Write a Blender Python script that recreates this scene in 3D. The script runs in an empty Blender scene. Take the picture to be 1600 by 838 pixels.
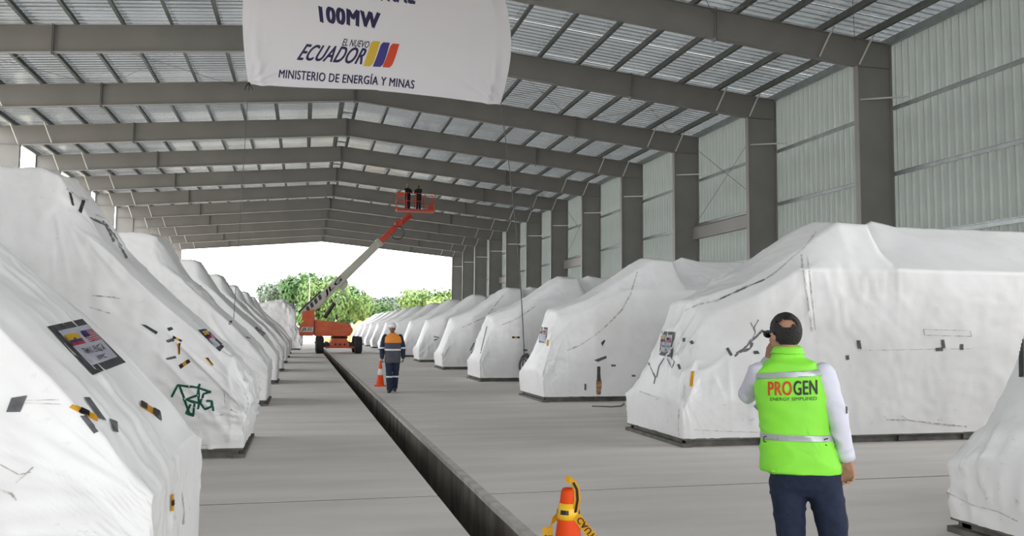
import bpy, bmesh, math, random
from mathutils import Vector, Matrix, noise
from mathutils.bvhtree import BVHTree
random.seed(7)
S = bpy.context.scene
COL = S.collection

# ------------------------------------------------------------------ camera
F, YAW, PITCH, ROLL = 1321.0, 0.2416, 0.073, 0.0081
fw = Vector((math.sin(YAW)*math.cos(PITCH), math.cos(YAW)*math.cos(PITCH), math.sin(PITCH)))
rt = Vector((math.cos(YAW), -math.sin(YAW), 0))
up = rt.cross(fw)
rt, up = rt*math.cos(ROLL)+up*math.sin(ROLL), -rt*math.sin(ROLL)+up*math.cos(ROLL)
EYE = Vector((0, 0, 1.65))
cam = bpy.data.cameras.new('camera')
cam.sensor_width = 36; cam.sensor_fit = 'HORIZONTAL'; cam.lens = F*36/1600
cam.clip_start = 0.05; cam.clip_end = 2000
co = bpy.data.objects.new('camera', cam); COL.objects.link(co)
co.matrix_world = Matrix(((rt.x, up.x, -fw.x, EYE.x), (rt.y, up.y, -fw.y, EYE.y), (rt.z, up.z, -fw.z, EYE.z), (0, 0, 0, 1)))
S.camera = co

# ------------------------------------------------------------------ sky, sun, exposure
S.view_settings.view_transform = 'Standard'
S.view_settings.look = 'None'
S.view_settings.exposure = 0.92
S.view_settings.gamma = 1
S.view_settings.use_curve_mapping = False
SKY = 3.0
w = bpy.data.worlds.new('overcast_sky'); S.world = w; w.use_nodes = True
nt = w.node_tree; bg = nt.nodes['Background']
tc = nt.nodes.new('ShaderNodeTexCoord'); mp = nt.nodes.new('ShaderNodeMapping')
mp.inputs['Scale'].default_value = (1, 1, 3.0)
nz = nt.nodes.new('ShaderNodeTexNoise'); nz.inputs['Scale'].default_value = 2.2; nz.inputs['Detail'].default_value = 6
cr = nt.nodes.new('ShaderNodeValToRGB')
cr.color_ramp.elements[0].position = 0.3; cr.color_ramp.elements[0].color = (0.86, 0.89, 0.92, 1)
cr.color_ramp.elements[1].position = 0.7; cr.color_ramp.elements[1].color = (0.99, 0.985, 0.98, 1)
nt.links.new(tc.outputs['Generated'], mp.inputs['Vector']); nt.links.new(mp.outputs[0], nz.inputs['Vector'])
nt.links.new(nz.outputs['Fac'], cr.inputs['Fac']); nt.links.new(cr.outputs[0], bg.inputs['Color'])
bg.inputs['Strength'].default_value = SKY
# ------------------------------------------------------------------ camera geometry helpers (authoring only)
def ray(x, y): return (fw + rt*((x-800)/F) + up*((419-y)/F))
def atY(x, y, Y): d = ray(x, y); return EYE + d*(Y/d.y)
def atX(x, y, X): d = ray(x, y); return EYE + d*(X/d.x)
def atZ(x, y, Z=0.0): d = ray(x, y); return EYE + d*((Z-1.65)/d.z)

# ------------------------------------------------------------------ materials
MATS = {}
def mat(name, col, rough=0.6, metal=0.0, spec=0.5, var=0.0, vscale=3.0, bump=0.0, bscale=30.0, stretch=(1, 1, 1), col2=None, sheen=0, coat=0, detail=6, emis=None, contrast=(0.35, 0.65)):
    if name in MATS: return MATS[name]
    m = bpy.data.materials.new(name); m.use_nodes = True; t = m.node_tree
    b = t.nodes['Principled BSDF']
    b.inputs['Base Color'].default_value = (*col, 1); b.inputs['Roughness'].default_value = rough
    b.inputs['Metallic'].default_value = metal; b.inputs['Specular IOR Level'].default_value = spec
    b.inputs['Coat Weight'].default_value = coat
    if var or bump:
        tcn = t.nodes.new('ShaderNodeTexCoord'); mpn = t.nodes.new('ShaderNodeMapping'); mpn.inputs['Scale'].default_value = stretch
        t.links.new(tcn.outputs['Object'], mpn.inputs['Vector'])
    if var:
        n = t.nodes.new('ShaderNodeTexNoise'); n.inputs['Scale'].default_value = vscale; n.inputs['Detail'].default_value = detail
        t.links.new(mpn.outputs[0], n.inputs['Vector'])
        r = t.nodes.new('ShaderNodeValToRGB')
        c2 = col2 if col2 else tuple(c*(1-var) for c in col)
        c1 = col if col2 else tuple(min(1, c*(1+var)) for c in col)
        r.color_ramp.elements[0].position = contrast[0]; r.color_ramp.elements[0].color = (*c2, 1)
        r.color_ramp.elements[1].position = contrast[1]; r.color_ramp.elements[1].color = (*c1, 1)
        t.links.new(n.outputs['Fac'], r.inputs['Fac']); t.links.new(r.outputs[0], b.inputs['Base Color'])
    if bump:
        n2 = t.nodes.new('ShaderNodeTexNoise'); n2.inputs['Scale'].default_value = bscale; n2.inputs['Detail'].default_value = 5
        t.links.new(mpn.outputs[0], n2.inputs['Vector'])
        bp = t.nodes.new('ShaderNodeBump'); bp.inputs['Strength'].default_value = bump; bp.inputs['Distance'].default_value = 0.02
        t.links.new(n2.outputs['Fac'], bp.inputs['Height']); t.links.new(bp.outputs[0], b.inputs['Normal'])
    MATS[name] = m; return m

def plastic_mat():
    m = bpy.data.materials.new('shrink_wrap'); m.use_nodes = True; t = m.node_tree; N = t.nodes; L = t.links
    b = N['Principled BSDF']; b.inputs['Roughness'].default_value = 0.42; b.inputs['Specular IOR Level'].default_value = 0.45
    tcn = N.new('ShaderNodeTexCoord')
    def ns(scale, detail=5, st=(1, 1, 1), rough=0.5):
        mpn = N.new('ShaderNodeMapping'); mpn.inputs['Scale'].default_value = st; L.new(tcn.outputs['Object'], mpn.inputs['Vector'])
        n = N.new('ShaderNodeTexNoise'); n.inputs['Scale'].default_value = scale; n.inputs['Detail'].default_value = detail
        n.inputs['Roughness'].default_value = rough
        L.new(mpn.outputs[0], n.inputs['Vector']); return n
    n = ns(0.9, 7); r = N.new('ShaderNodeValToRGB')
    r.color_ramp.elements[0].position = 0.32; r.color_ramp.elements[0].color = (0.74, 0.735, 0.73, 1)
    r.color_ramp.elements[1].position = 0.6; r.color_ramp.elements[1].color = (0.84, 0.84, 0.845, 1)
    L.new(n.outputs['Fac'], r.inputs['Fac'])
    # grime flecks, denser low on the cover
    g = ns(9, 8, (1, 1, 1.6), 0.72); gr = N.new('ShaderNodeValToRGB')
    gr.color_ramp.elements[0].position = 0.60; gr.color_ramp.elements[0].color = (0, 0, 0, 1)
    gr.color_ramp.elements[1].position = 0.74; gr.color_ramp.elements[1].color = (1, 1, 1, 1)
    L.new(g.outputs['Fac'], gr.inputs['Fac'])
    sx = N.new('ShaderNodeSeparateXYZ'); L.new(tcn.outputs['Object'], sx.inputs[0])
    mr = N.new('ShaderNodeMapRange'); mr.inputs['From Min'].default_value = 0.1; mr.inputs['From Max'].default_value = 1.1
    mr.inputs['To Min'].default_value = 0.9; mr.inputs['To Max'].default_value = 0.25; L.new(sx.outputs['Z'], mr.inputs['Value'])
    mu = N.new('ShaderNodeMath'); mu.operation = 'MULTIPLY'; L.new(gr.outputs[0], mu.inputs[0]); L.new(mr.outputs[0], mu.inputs[1])
    mx = N.new('ShaderNodeMix'); mx.data_type = 'RGBA'; mx.inputs['B'].default_value = (0.33, 0.31, 0.28, 1)
    L.new(mu.outputs[0], mx.inputs['Factor']); L.new(r.outputs[0], mx.inputs['A']); L.new(mx.outputs['Result'], b.inputs['Base Color'])
    a = ns(2.6, 4, (1, 1, 1)); a.noise_type = 'RIDGED_MULTIFRACTAL'; c = ns(26, 4, (1, 1, 1.4)); d = N.new('ShaderNodeMath'); d.operation = 'MULTIPLY_ADD'
    d.inputs[1].default_value = 0.07; L.new(c.outputs['Fac'], d.inputs[0]); L.new(a.outputs['Fac'], d.inputs[2])
    bp = N.new('ShaderNodeBump'); bp.inputs['Strength'].default_value = 0.32; bp.inputs['Distance'].default_value = 0.035
    L.new(d.outputs[0], bp.inputs['Height']); L.new(bp.outputs[0], b.inputs['Normal'])
    return m
PLASTIC = plastic_mat()
CONC = mat('concrete', (0.68, 0.645, 0.61), 0.75, var=0.1, vscale=0.8, bump=0.15, bscale=8, stretch=(0.5, 2.2, 1), contrast=(0.3, 0.7))
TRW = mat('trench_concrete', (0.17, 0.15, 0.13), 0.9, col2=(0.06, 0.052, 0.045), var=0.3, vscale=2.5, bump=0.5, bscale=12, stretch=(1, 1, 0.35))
EDGE = mat('trench_edge', (0.50, 0.47, 0.43), 0.85, var=0.15, vscale=5, bump=0.4, bscale=20)
STEEL = mat('painted_steel', (0.225, 0.216, 0.205), 0.5, var=0.07, vscale=0.6)
PURL = mat('galvanized_dark', (0.12, 0.13, 0.125), 0.55, metal=0.1, var=0.15, vscale=3)
GIRT = mat('galvanized_girt', (0.33, 0.36, 0.36), 0.4, metal=0.6, var=0.1, vscale=3)
ROD = mat('zinc_rod', (0.55, 0.55, 0.53), 0.45, metal=0.4)
CABLE = mat('steel_cable', (0.16, 0.15, 0.15), 0.5, metal=0.4)
ROOF = mat('galvalume_roof', (0.33, 0.34, 0.34), 0.16, metal=1.0, var=0.06, vscale=0.5)
WALL = mat('wall_sheet', (0.31, 0.33, 0.32), 0.5, var=0.05, vscale=0.6, spec=0.4)
SKID = mat('skid_steel', (0.13, 0.125, 0.11), 0.8, var=0.3, vscale=4)
DTAPE = mat('dark_tape', (0.085, 0.088, 0.10), 0.45, var=0.2, vscale=20)
GTAPE = mat('grey_tape', (0.20, 0.20, 0.21), 0.5, var=0.2, vscale=20)
YTAPE = mat('yellow_tape', (0.88, 0.52, 0.02), 0.45)
BTAPE = mat('black_tape', (0.015, 0.014, 0.013), 0.5)
SCUFF = mat('scuff_grime', (0.58, 0.56, 0.53), 0.8, var=0.35, vscale=14)
SCUFD = mat('scuff_dark', (0.16, 0.16, 0.16), 0.8, var=0.3, vscale=30)
PAPER = mat('label_paper', (0.72, 0.73, 0.82), 0.35)
INK = mat('dark_ink', (0.03, 0.03, 0.06), 0.6)
GREEN = mat('green_spray', (0.008, 0.16, 0.10), 0.55)
RUST = mat('rust_stain', (0.58, 0.38, 0.24), 0.85, var=0.4, vscale=10)
FY = mat('flag_yellow', (0.80, 0.55, 0.02), 0.5); FB = mat('flag_blue', (0.03, 0.03, 0.22), 0.5); FR = mat('flag_red', (0.55, 0.02, 0.04), 0.5)

# ------------------------------------------------------------------ object helpers
def link(name, me, m=None, parent=None):
    o = bpy.data.objects.new(name, me); COL.objects.link(o)
    if m is not None and me is not None and len(me.materials) == 0:
        for q in (m if isinstance(m, (list, tuple)) else [m]): me.materials.append(q)
    if parent is not None: o.parent = parent
    return o
def obj(name, bm, m, parent=None, smooth=False):
    bm.normal_update(); me = bpy.data.meshes.new(name); bm.to_mesh(me); bm.free()
    if smooth:
        for p in me.polygons: p.use_smooth = True
    return link(name, me, m, parent)
def tag(o, label, cat, group=None):
    o['label'] = label; o['category'] = cat
    if group: o['group'] = group
    return o
def empty(name, loc=(0, 0, 0), rz=0.0, parent=None):
    o = bpy.data.objects.new(name, None); COL.objects.link(o); o.location = loc; o.rotation_euler = (0, 0, rz); o.empty_display_size = 0.3
    if parent: o.parent = parent
    return o
def structure(o): o['kind'] = 'structure'; return o
def box(bm, x0, x1, y0, y1, z0, z1):
    v = [bm.verts.new(p) for p in ((x0, y0, z0), (x1, y0, z0), (x1, y1, z0), (x0, y1, z0), (x0, y0, z1), (x1, y0, z1), (x1, y1, z1), (x0, y1, z1))]
    for f in ((3, 2, 1, 0), (4, 5, 6, 7), (0, 1, 5, 4), (1, 2, 6, 5), (2, 3, 7, 6), (3, 0, 4, 7)): bm.faces.new([v[i] for i in f])
    return v
def prism(bm, pts, axis, a, b):
    # pts 2D polygon extruded along axis between a and b
    def P(p, t): return {'x': (t, p[0], p[1]), 'y': (p[0], t, p[1]), 'z': (p[0], p[1], t)}[axis]
    A = [bm.verts.new(P(p, a)) for p in pts]; B = [bm.verts.new(P(p, b)) for p in pts]; n = len(pts)
    fs = [bm.faces.new(A), bm.faces.new(B[::-1])]
    for i in range(n): fs.append(bm.faces.new((A[i], B[i], B[(i+1) % n], A[(i+1) % n])))
    bmesh.ops.recalc_face_normals(bm, faces=fs)
def tube(bm, pts, rad, n=8, cap=True):
    pts = [Vector(p) for p in pts]; rad = rad if isinstance(rad, (list, tuple)) else [rad]*len(pts)
    rings = []; prev = None
    for i, p in enumerate(pts):
        d = (pts[min(i+1, len(pts)-1)] - pts[max(i-1, 0)]).normalized()
        if prev is None:
            a = Vector((0, 0, 1)) if abs(d.z) < 0.9 else Vector((1, 0, 0)); u = d.cross(a).normalized()
        else: u = (prev - d*prev.dot(d)).normalized()
        prev = u; v = d.cross(u)
        rings.append([bm.verts.new(p + (u*math.cos(2*math.pi*k/n) + v*math.sin(2*math.pi*k/n))*rad[i]) for k in range(n)])
    fs = []
    for i in range(len(rings)-1):
        for k in range(n): fs.append(bm.faces.new((rings[i][k], rings[i][(k+1) % n], rings[i+1][(k+1) % n], rings[i+1][k])))
    if cap: fs.append(bm.faces.new(rings[0][::-1])); fs.append(bm.faces.new(rings[-1]))
    bmesh.ops.recalc_face_normals(bm, faces=fs)
def beam(bm, a, b, wy, hz):
    # rectangular bar from a to b; wy = width, hz = height
    a, b = Vector(a), Vector(b); d = (b-a).normalized(); ref = Vector((0, 0, 1)) if abs(d.z) < 0.95 else Vector((0, 1, 0))
    s = d.cross(ref).normalized(); t = s.cross(d)
    V = [bm.verts.new(p + s*i*wy/2 + t*j*hz/2) for p in (a, b) for i, j in ((-1, -1), (1, -1), (1, 1), (-1, 1))]
    fs = [bm.faces.new([V[i] for i in f]) for f in ((3, 2, 1, 0), (4, 5, 6, 7), (0, 1, 5, 4), (1, 2, 6, 5), (2, 3, 7, 6), (3, 0, 4, 7))]
    bmesh.ops.recalc_face_normals(bm, faces=fs)
def lathe(bm, prof, n=24, c=(0, 0)):
    rings = []
    for r, z in prof: rings.append([bm.verts.new((c[0]+r*math.cos(2*math.pi*k/n), c[1]+r*math.sin(2*math.pi*k/n), z)) for k in range(n)])
    for i in range(len(rings)-1):
        for k in range(n): bm.faces.new((rings[i][k], rings[i][(k+1) % n], rings[i+1][(k+1) % n], rings[i+1][k]))
    bm.faces.new(rings[0][::-1]); bm.faces.new(rings[-1])
def bvh_of(o):
    me = o.data; M = o.matrix_world
    return BVHTree.FromPolygons([M @ v.co for v in me.vertices], [tuple(p.vertices) for p in me.polygons])
def text_mesh(s, shear=0.0, bold=0.0):
    cu = bpy.data.curves.new('t', 'FONT'); cu.body = s; cu.shear = shear; cu.resolution_u = 4; cu.space_character = 1+bold*2.2
    o = bpy.data.objects.new('t', cu); COL.objects.link(o)
    dg = bpy.context.evaluated_depsgraph_get(); me = bpy.data.meshes.new_from_object(o.evaluated_get(dg))
    bm = bmesh.new(); bm.from_mesh(me)
    if bold:                                   # heavier strokes: the outline repeated a little to each side
        for dx, dy in ((-bold, 0), (bold, 0), (-bold, bold*0.5), (bold, -bold*0.5)):
            n0 = len(bm.verts); bm.from_mesh(me); bm.verts.ensure_lookup_table()
            for v in bm.verts[n0:]: v.co.x += dx; v.co.y += dy; v.co.z += 0.0
    bmesh.ops.triangulate(bm, faces=bm.faces)
    bpy.data.objects.remove(o); bpy.data.curves.remove(cu); bpy.data.meshes.remove(me)
    xs = [v.co.x for v in bm.verts]; ys = [v.co.y for v in bm.verts]; x0, x1, y0, y1 = min(xs), max(xs), min(ys), max(ys)
    for v in bm.verts: v.co = Vector(((v.co.x-x0)/(x1-x0), (v.co.y-y0)/(y1-y0), 0))
    return bm
def refine(bm, maxlen, sx=1, sy=1):
    for _ in range(4):
        es = [e for e in bm.edges if math.hypot((e.verts[0].co.x-e.verts[1].co.x)*sx, (e.verts[0].co.y-e.verts[1].co.y)*sy) > maxlen]
        if not es: break
        bmesh.ops.subdivide_edges(bm, edges=es, cuts=1); bmesh.ops.triangulate(bm, faces=bm.faces)

# ------------------------------------------------------------------ building dimensions
BAY, Y1 = 7.427, 25.03
XR = 2.083; XI = 18.37; HALF = XI-XR; XO = XR+17.65           # ridge, inner column face, outer column face
FR_IDX = list(range(-5, 13))  # unseen bays behind the camera added to even out near and far light
def FY_(i): return Y1 + BAY*(i-1)
YS, YE = FY_(FR_IDX[0])-0.3, FY_(12)+0.35
RD = 0.96
def soff(d): return 12.37 - 0.0918*d
def rtop(d): return soff(d) + RD

# floor -------------------------------------------------------------
floor = structure(empty('floor'))
joints = [8.46+6.975*k for k in range(-4, 15)]
joints = [-22.0] + joints + [YE+0.6]
G = 0.020
TX0, TX1 = 1.345, 1.783
for a, b in zip(joints[:-1], joints[1:]):
    for x0, x1 in ((XR-HALF-1.9, TX0), (TX1+0.09, XO+0.6)):
        bm = bmesh.new(); v = box(bm, x0, x1, a+G, b-G, -0.6, 0)
        obj('floor_slab', bm, CONC, floor)
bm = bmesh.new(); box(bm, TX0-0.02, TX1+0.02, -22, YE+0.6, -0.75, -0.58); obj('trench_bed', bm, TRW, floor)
bm = bmesh.new(); box(bm, XR-HALF-1.9, TX0-0.03, -21.9, YE+0.5, -0.06, -0.003); box(bm, TX1+0.1, XO+0.6, -21.9, YE+0.5, -0.06, -0.003)
obj('joint_sealant', bm, mat('joint_sealant', (0.06, 0.057, 0.05), 0.9), floor)
def trench_side(name, xa, xb, m, z0, z1, amp):
    bm = bmesh.new(); n = 500; L = []
    for k in range(n+1):
        y = -22 + (YE+22.6)*k/n
        r = amp*noise.noise(Vector((y*1.3, 3, xa))) + amp*0.6*noise.noise(Vector((y*6, 1, xa)))
        L.append([bm.verts.new(p) for p in ((xa+r, y, z0), (xa+r, y, z1), (xb, y, z1), (xb, y, z0))])
    for k in range(n):
        for j in range(3): bm.faces.new((L[k][j], L[k][j+1], L[k+1][j+1], L[k+1][j]))
    bmesh.ops.recalc_face_normals(bm, faces=bm.faces); obj(name, bm, m, floor)
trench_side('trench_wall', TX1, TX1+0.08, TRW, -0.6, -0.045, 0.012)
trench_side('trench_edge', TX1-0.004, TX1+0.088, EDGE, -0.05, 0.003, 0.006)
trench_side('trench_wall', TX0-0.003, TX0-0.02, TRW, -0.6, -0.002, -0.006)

# outside ground ----------------------------------------------------
GRAV = mat('yard_gravel', (0.62, 0.59, 0.52), 0.95, col2=(0.52, 0.46, 0.36), var=0.2, vscale=0.05, bump=0.3, bscale=1.5)
bm = bmesh.new(); box(bm, -400, 400, -120, 600, -1.2, -0.8); 
g = structure(obj('ground', bm, GRAV))
# raised yard around the slab, split so that it does not run through the trench
for nm, (x0, x1, y0, y1) in {'a': (-400, XR-HALF-1.9, -120, 500), 'b': (XO+0.6, 400, -120, 500), 'c': (XR-HALF-1.9, XO+0.6, YE+0.6, 500), 'd': (XR-HALF-1.9, XO+0.6, -120, -22)}.items():
    bm = bmesh.new(); box(bm, x0, x1, y0, y1, -0.8, -0.02); structure(obj('ground', bm, GRAV))

# steel frames --------------------------------------------------------
def frame_meshes():
    # rafter half (sgn +1 = right), local: ridge at x=0, y=0
    out = {}
    t = 0.02; W = 0.12
    for sgn in (1, -1):
        bm = bmesh.new(); d1 = 17.65
        # web
        prism(bm, [(0, soff(0)), (sgn*HALF, soff(HALF)), (sgn*d1, soff(HALF)), (sgn*d1, rtop(d1)), (0, rtop(0))], 'y', -0.008, 0.008)
        # flanges
        prism(bm, [(0, soff(0)-t), (sgn*HALF, soff(HALF)-t), (sgn*HALF, soff(HALF)), (0, soff(0))], 'y', -W, W)
        prism(bm, [(0, rtop(0)-t), (sgn*d1, rtop(d1)-t), (sgn*d1, rtop(d1)), (0, rtop(0))], 'y', -W, W)
        me = bpy.data.meshes.new('rafter'); bm.to_mesh(me); bm.free(); out['rafter', sgn] = me
        bm = bmesh.new(); zt = soff(HALF)
        box(bm, *sorted((sgn*HALF, sgn*d1)), -0.008, 0.008, 0, zt)
        box(bm, *sorted((sgn*(HALF-0.001), sgn*(HALF+t))), -W, W, 0, zt+0.0)
        box(bm, *sorted((sgn*(d1-t), sgn*d1)), -W, W, 0, rtop(d1)-0.03)
        box(bm, *sorted((sgn*(HALF+t), sgn*(d1-t))), -W+0.01, W-0.01, zt-0.02, zt)
        box(bm, *sorted((sgn*(HALF-0.1), sgn*(d1+0.1))), -0.2, 0.2, 0, 0.03)
        me = bpy.data.meshes.new('column'); bm.to_mesh(me); bm.free(); out['column', sgn] = me
        for nm, d in (('splice_plate', 10.95),):
            bm = bmesh.new(); 
            for s in (-0.022, 0.022):
                box(bm, sgn*d+s-0.01, sgn*d+s+0.01, -W-0.02, W+0.02, soff(d)-0.1, rtop(d)+0.04)
            me = bpy.data.meshes.new(nm); bm.to_mesh(me); bm.free(); out['splice_plate', sgn] = me
        bm = bmesh.new()
        for d in (15.0, 16.55):
            for sy in (-1, 1):
                beam(bm, (sgn*(d+0.08), sy*0.55, rtop(d)+0.02), (sgn*(d-0.2), sy*0.13, soff(d-0.2)+0.02), 0.05, 0.05)
        me = bpy.data.meshes.new('flange_brace'); bm.to_mesh(me); bm.free(); out['flange_brace', sgn] = me
    bm = bmesh.new()
    for s in (-0.02, 0.02): box(bm, s-0.01, s+0.01, -W-0.02, W+0.02, soff(0)-0.1, rtop(0)+0.02)
    me = bpy.data.meshes.new('ridge_plate'); bm.to_mesh(me); bm.free(); out['ridge', 0] = me
    bm = bmesh.new()
    beam(bm, (HALF+0.02, 0.14, 9.70), (17.55, -1.0, 9.62), 0.05, 0.05)
    me = bpy.data.meshes.new('girt_brace'); bm.to_mesh(me); bm.free(); out['girt_brace', 0] = me
    for me in out.values(): me.materials.append(STEEL)
    for k in (('flange_brace', 1), ('flange_brace', -1), ('girt_brace', 0)): out[k].materials.clear(); out[k].materials.append(ROD)
    return out
FMS = frame_meshes()
for i in FR_IDX:
    fr = structure(empty('steel_frame', (XR, FY_(i), 0)))
    for sgn in (1, -1):
        for nm in ('rafter', 'column', 'splice_plate', 'flange_brace'): link(nm, FMS[nm, sgn], None, fr)
    link('ridge_plate', FMS['ridge', 0], None, fr); link('girt_brace', FMS['girt_brace', 0], None, fr)

# roof ----------------------------------------------------------------
ceiling = structure(empty('ceiling'))
PD = [0.38, 2.0, 3.7, 5.4, 7.05, 8.7, 10.25, 11.8, 13.35, 15.0, 16.6]
PH = 0.28
def zpts(sgn, d):
    # Z-section profile in (x,z) at distance d from the ridge, leaning with the slope
    z = rtop(d); t = 0.012; f = 0.11
    x = sgn*d
    return x, z, t, f
for d in PD:
    for sgn in (1, -1):
        x, z, t, f = zpts(sgn, d)
        bm = bmesh.new()
        box(bm, x-t/2, x+t/2, YS, YE, z, z+PH)
        box(bm, min(x, x-sgn*f), max(x, x-sgn*f), YS, YE, z, z+t)
        box(bm, min(x, x+sgn*f), max(x, x+sgn*f), YS, YE, z+PH-t, z+PH)
        box(bm, x-sgn*f-0.006, x-sgn*f+0.006, YS, YE, z, z+0.03)
        obj('purlin', bm, PURL, ceiling).location.x = XR
def roof_panel(sgn):
    # panel 0.99 m wide along Y, ribs run down the slope
    prof = []; p = 0.33
    for k in range(3):
        y = k*p; prof += [(y, 0), (y+0.10, 0), (y+0.13, 0.045), (y+0.19, 0.045), (y+0.22, 0), (y+0.27, 0), (y+0.28, 0.008), (y+0.30, 0.008), (y+0.31, 0)]
    prof.append((0.99, 0))
    bm = bmesh.new(); d0, d1 = 0.0, 18.1
    rows = []
    for d in (d0, d1):
        rows.append([bm.verts.new((sgn*d, y, rtop(d)+PH+0.004+h)) for y, h in prof])
    for i in range(len(prof)-1): bm.faces.new((rows[0][i], rows[1][i], rows[1][i+1], rows[0][i+1]))
    geo = bmesh.ops.solidify(bm, geom=bm.faces[:], thickness=0.004)
    bmesh.ops.recalc_face_normals(bm, faces=bm.faces)
    me = bpy.data.meshes.new('roof_panel'); bm.to_mesh(me); bm.free(); me.materials.append(ROOF); return me
RP = {1: roof_panel(1), -1: roof_panel(-1)}
npan = int((YE-YS)/0.99)+1
for k in range(npan):
    for sgn in (1, -1):
        o = link('roof_panel', RP[sgn], None, ceiling); o.location = (XR, YS+k*0.99, random.uniform(0, 0.004))
# ridge struts joining the two ridge purlins + roof rod bracing
for i in FR_IDX[:-1]:
    for q in (0.15, 0.5, 0.85):
        bm = bmesh.new(); y = FY_(i)+BAY*q
        beam(bm, (XR-0.42, y, rtop(0)+0.04), (XR+0.42, y, rtop(0)+0.04), 0.08, 0.03)
        beam(bm, (XR-0.42, y-0.2, rtop(0)+0.08), (XR+0.42, y+0.2, rtop(0)+0.08), 0.05, 0.02)
        obj('ridge_strut', bm, GIRT, ceiling)
for i in (0, 2, 5, 8):
    for sgn in (1, -1):
        for d0, d1 in ((0.5, 5.4), (5.4, 10.8), (10.8, 16.2)):
            for a, b in ((d0, d1), (d1, d0)):
                bm = bmesh.new(); tube(bm, [(XR+sgn*a, FY_(i)+0.1, soff(a)+0.8), (XR+sgn*b, FY_(i+1)-0.1, soff(b)+0.8)], 0.009, 6)
                obj('bracing_rod', bm, CABLE, ceiling)
for sgn in (1, -1):
    bm = bmesh.new(); x = XR+sgn*17.6; z = rtop(17.6)
    box(bm, x-0.09, x+0.09, YS, YE, z-0.03, z+0.21)
    obj('eave_strut', bm, GIRT, ceiling)

# right wall -------------------------------------------------------------
wallr = structure(empty('wall_right'))
WX = XO+0.21
def wall_panel():
    prof = []; p = 0.33
    for k in range(3):
        y = k*p; prof += [(y, 0), (y+0.12, 0), (y+0.15, 0.018), (y+0.18, 0.018), (y+0.21, 0), (y+0.26, 0), (y+0.265, 0.006), (y+0.285, 0.006), (y+0.29, 0)]
    prof.append((0.99, 0))
    bm = bmesh.new(); zt = rtop(17.8)+PH
    rows = [[bm.verts.new((-h, y, z)) for y, h in prof] for z in (0.02, zt)]
    for i in range(len(prof)-1): bm.faces.new((rows[0][i], rows[0][i+1], rows[1][i+1], rows[1][i]))
    bmesh.ops.solidify(bm, geom=bm.faces[:], thickness=0.003)
    bmesh.ops.recalc_face_normals(bm, faces=bm.faces)
    me = bpy.data.meshes.new('wall_panel'); bm.to_mesh(me); bm.free(); me.materials.append(WALL); return me
WP = wall_panel()
wall_left_light_block = structure(empty('wall_left_light_block'))  # out-of-view wall, added to block light from the open left side
for k in range(npan-1):
    y = YS+k*0.99
    if y > FY_(-1)-0.3 or y < FY_(-3)-0.3: link('wall_panel', WP, None, wallr).location = (WX, y, 0)  # unseen bays beside the camera left open to let in light
    if y < FY_(-1)-1.2:
        o = link('wall_panel', WP, None, wall_left_light_block); o.location = (2*XR-WX, y+0.99, 0); o.rotation_euler = (0, 0, math.pi)
for z in (2.55, 4.87, 7.12, 9.42):
    for i in range(-1, 12):
        bm = bmesh.new(); a, b = FY_(i)+0.0, FY_(i+1)-0.0
        box(bm, WX-0.20, WX-0.004, a, b, z+0.07, z+0.08)
        box(bm, WX-0.20, WX-0.19, a, b, z-0.06, z+0.08)
        box(bm, WX-0.016, WX-0.004, a, b, z+0.07, z+0.15)
        box(bm, WX-0.225, WX-0.19, a, b, z-0.06, z-0.05); box(bm, WX-0.225, WX-0.20, a, b, z+0.072, z+0.08)
        obj('girt', bm, GIRT, wallr)
for i in (2, 5, 8):
    a, b = FY_(i)+0.1, FY_(i+1)-0.1; bm = bmesh.new()
    box(bm, XO-0.35, XO-0.33, a, b, 6.35, 6.95); box(bm, XO-0.44, XO-0.24, a, b, 6.95, 6.97); box(bm, XO-0.44, XO-0.24, a, b, 6.33, 6.35)
    obj('portal_beam', bm, STEEL, wallr)
    for z0, z1 in ((7.0, 11.2), (11.2, 7.0)):
        bm = bmesh.new(); tube(bm, [(XO-0.3, a, z0), (XO-0.3, b, z1)], 0.012, 6); obj('bracing_rod', bm, CABLE, wallr)

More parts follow.
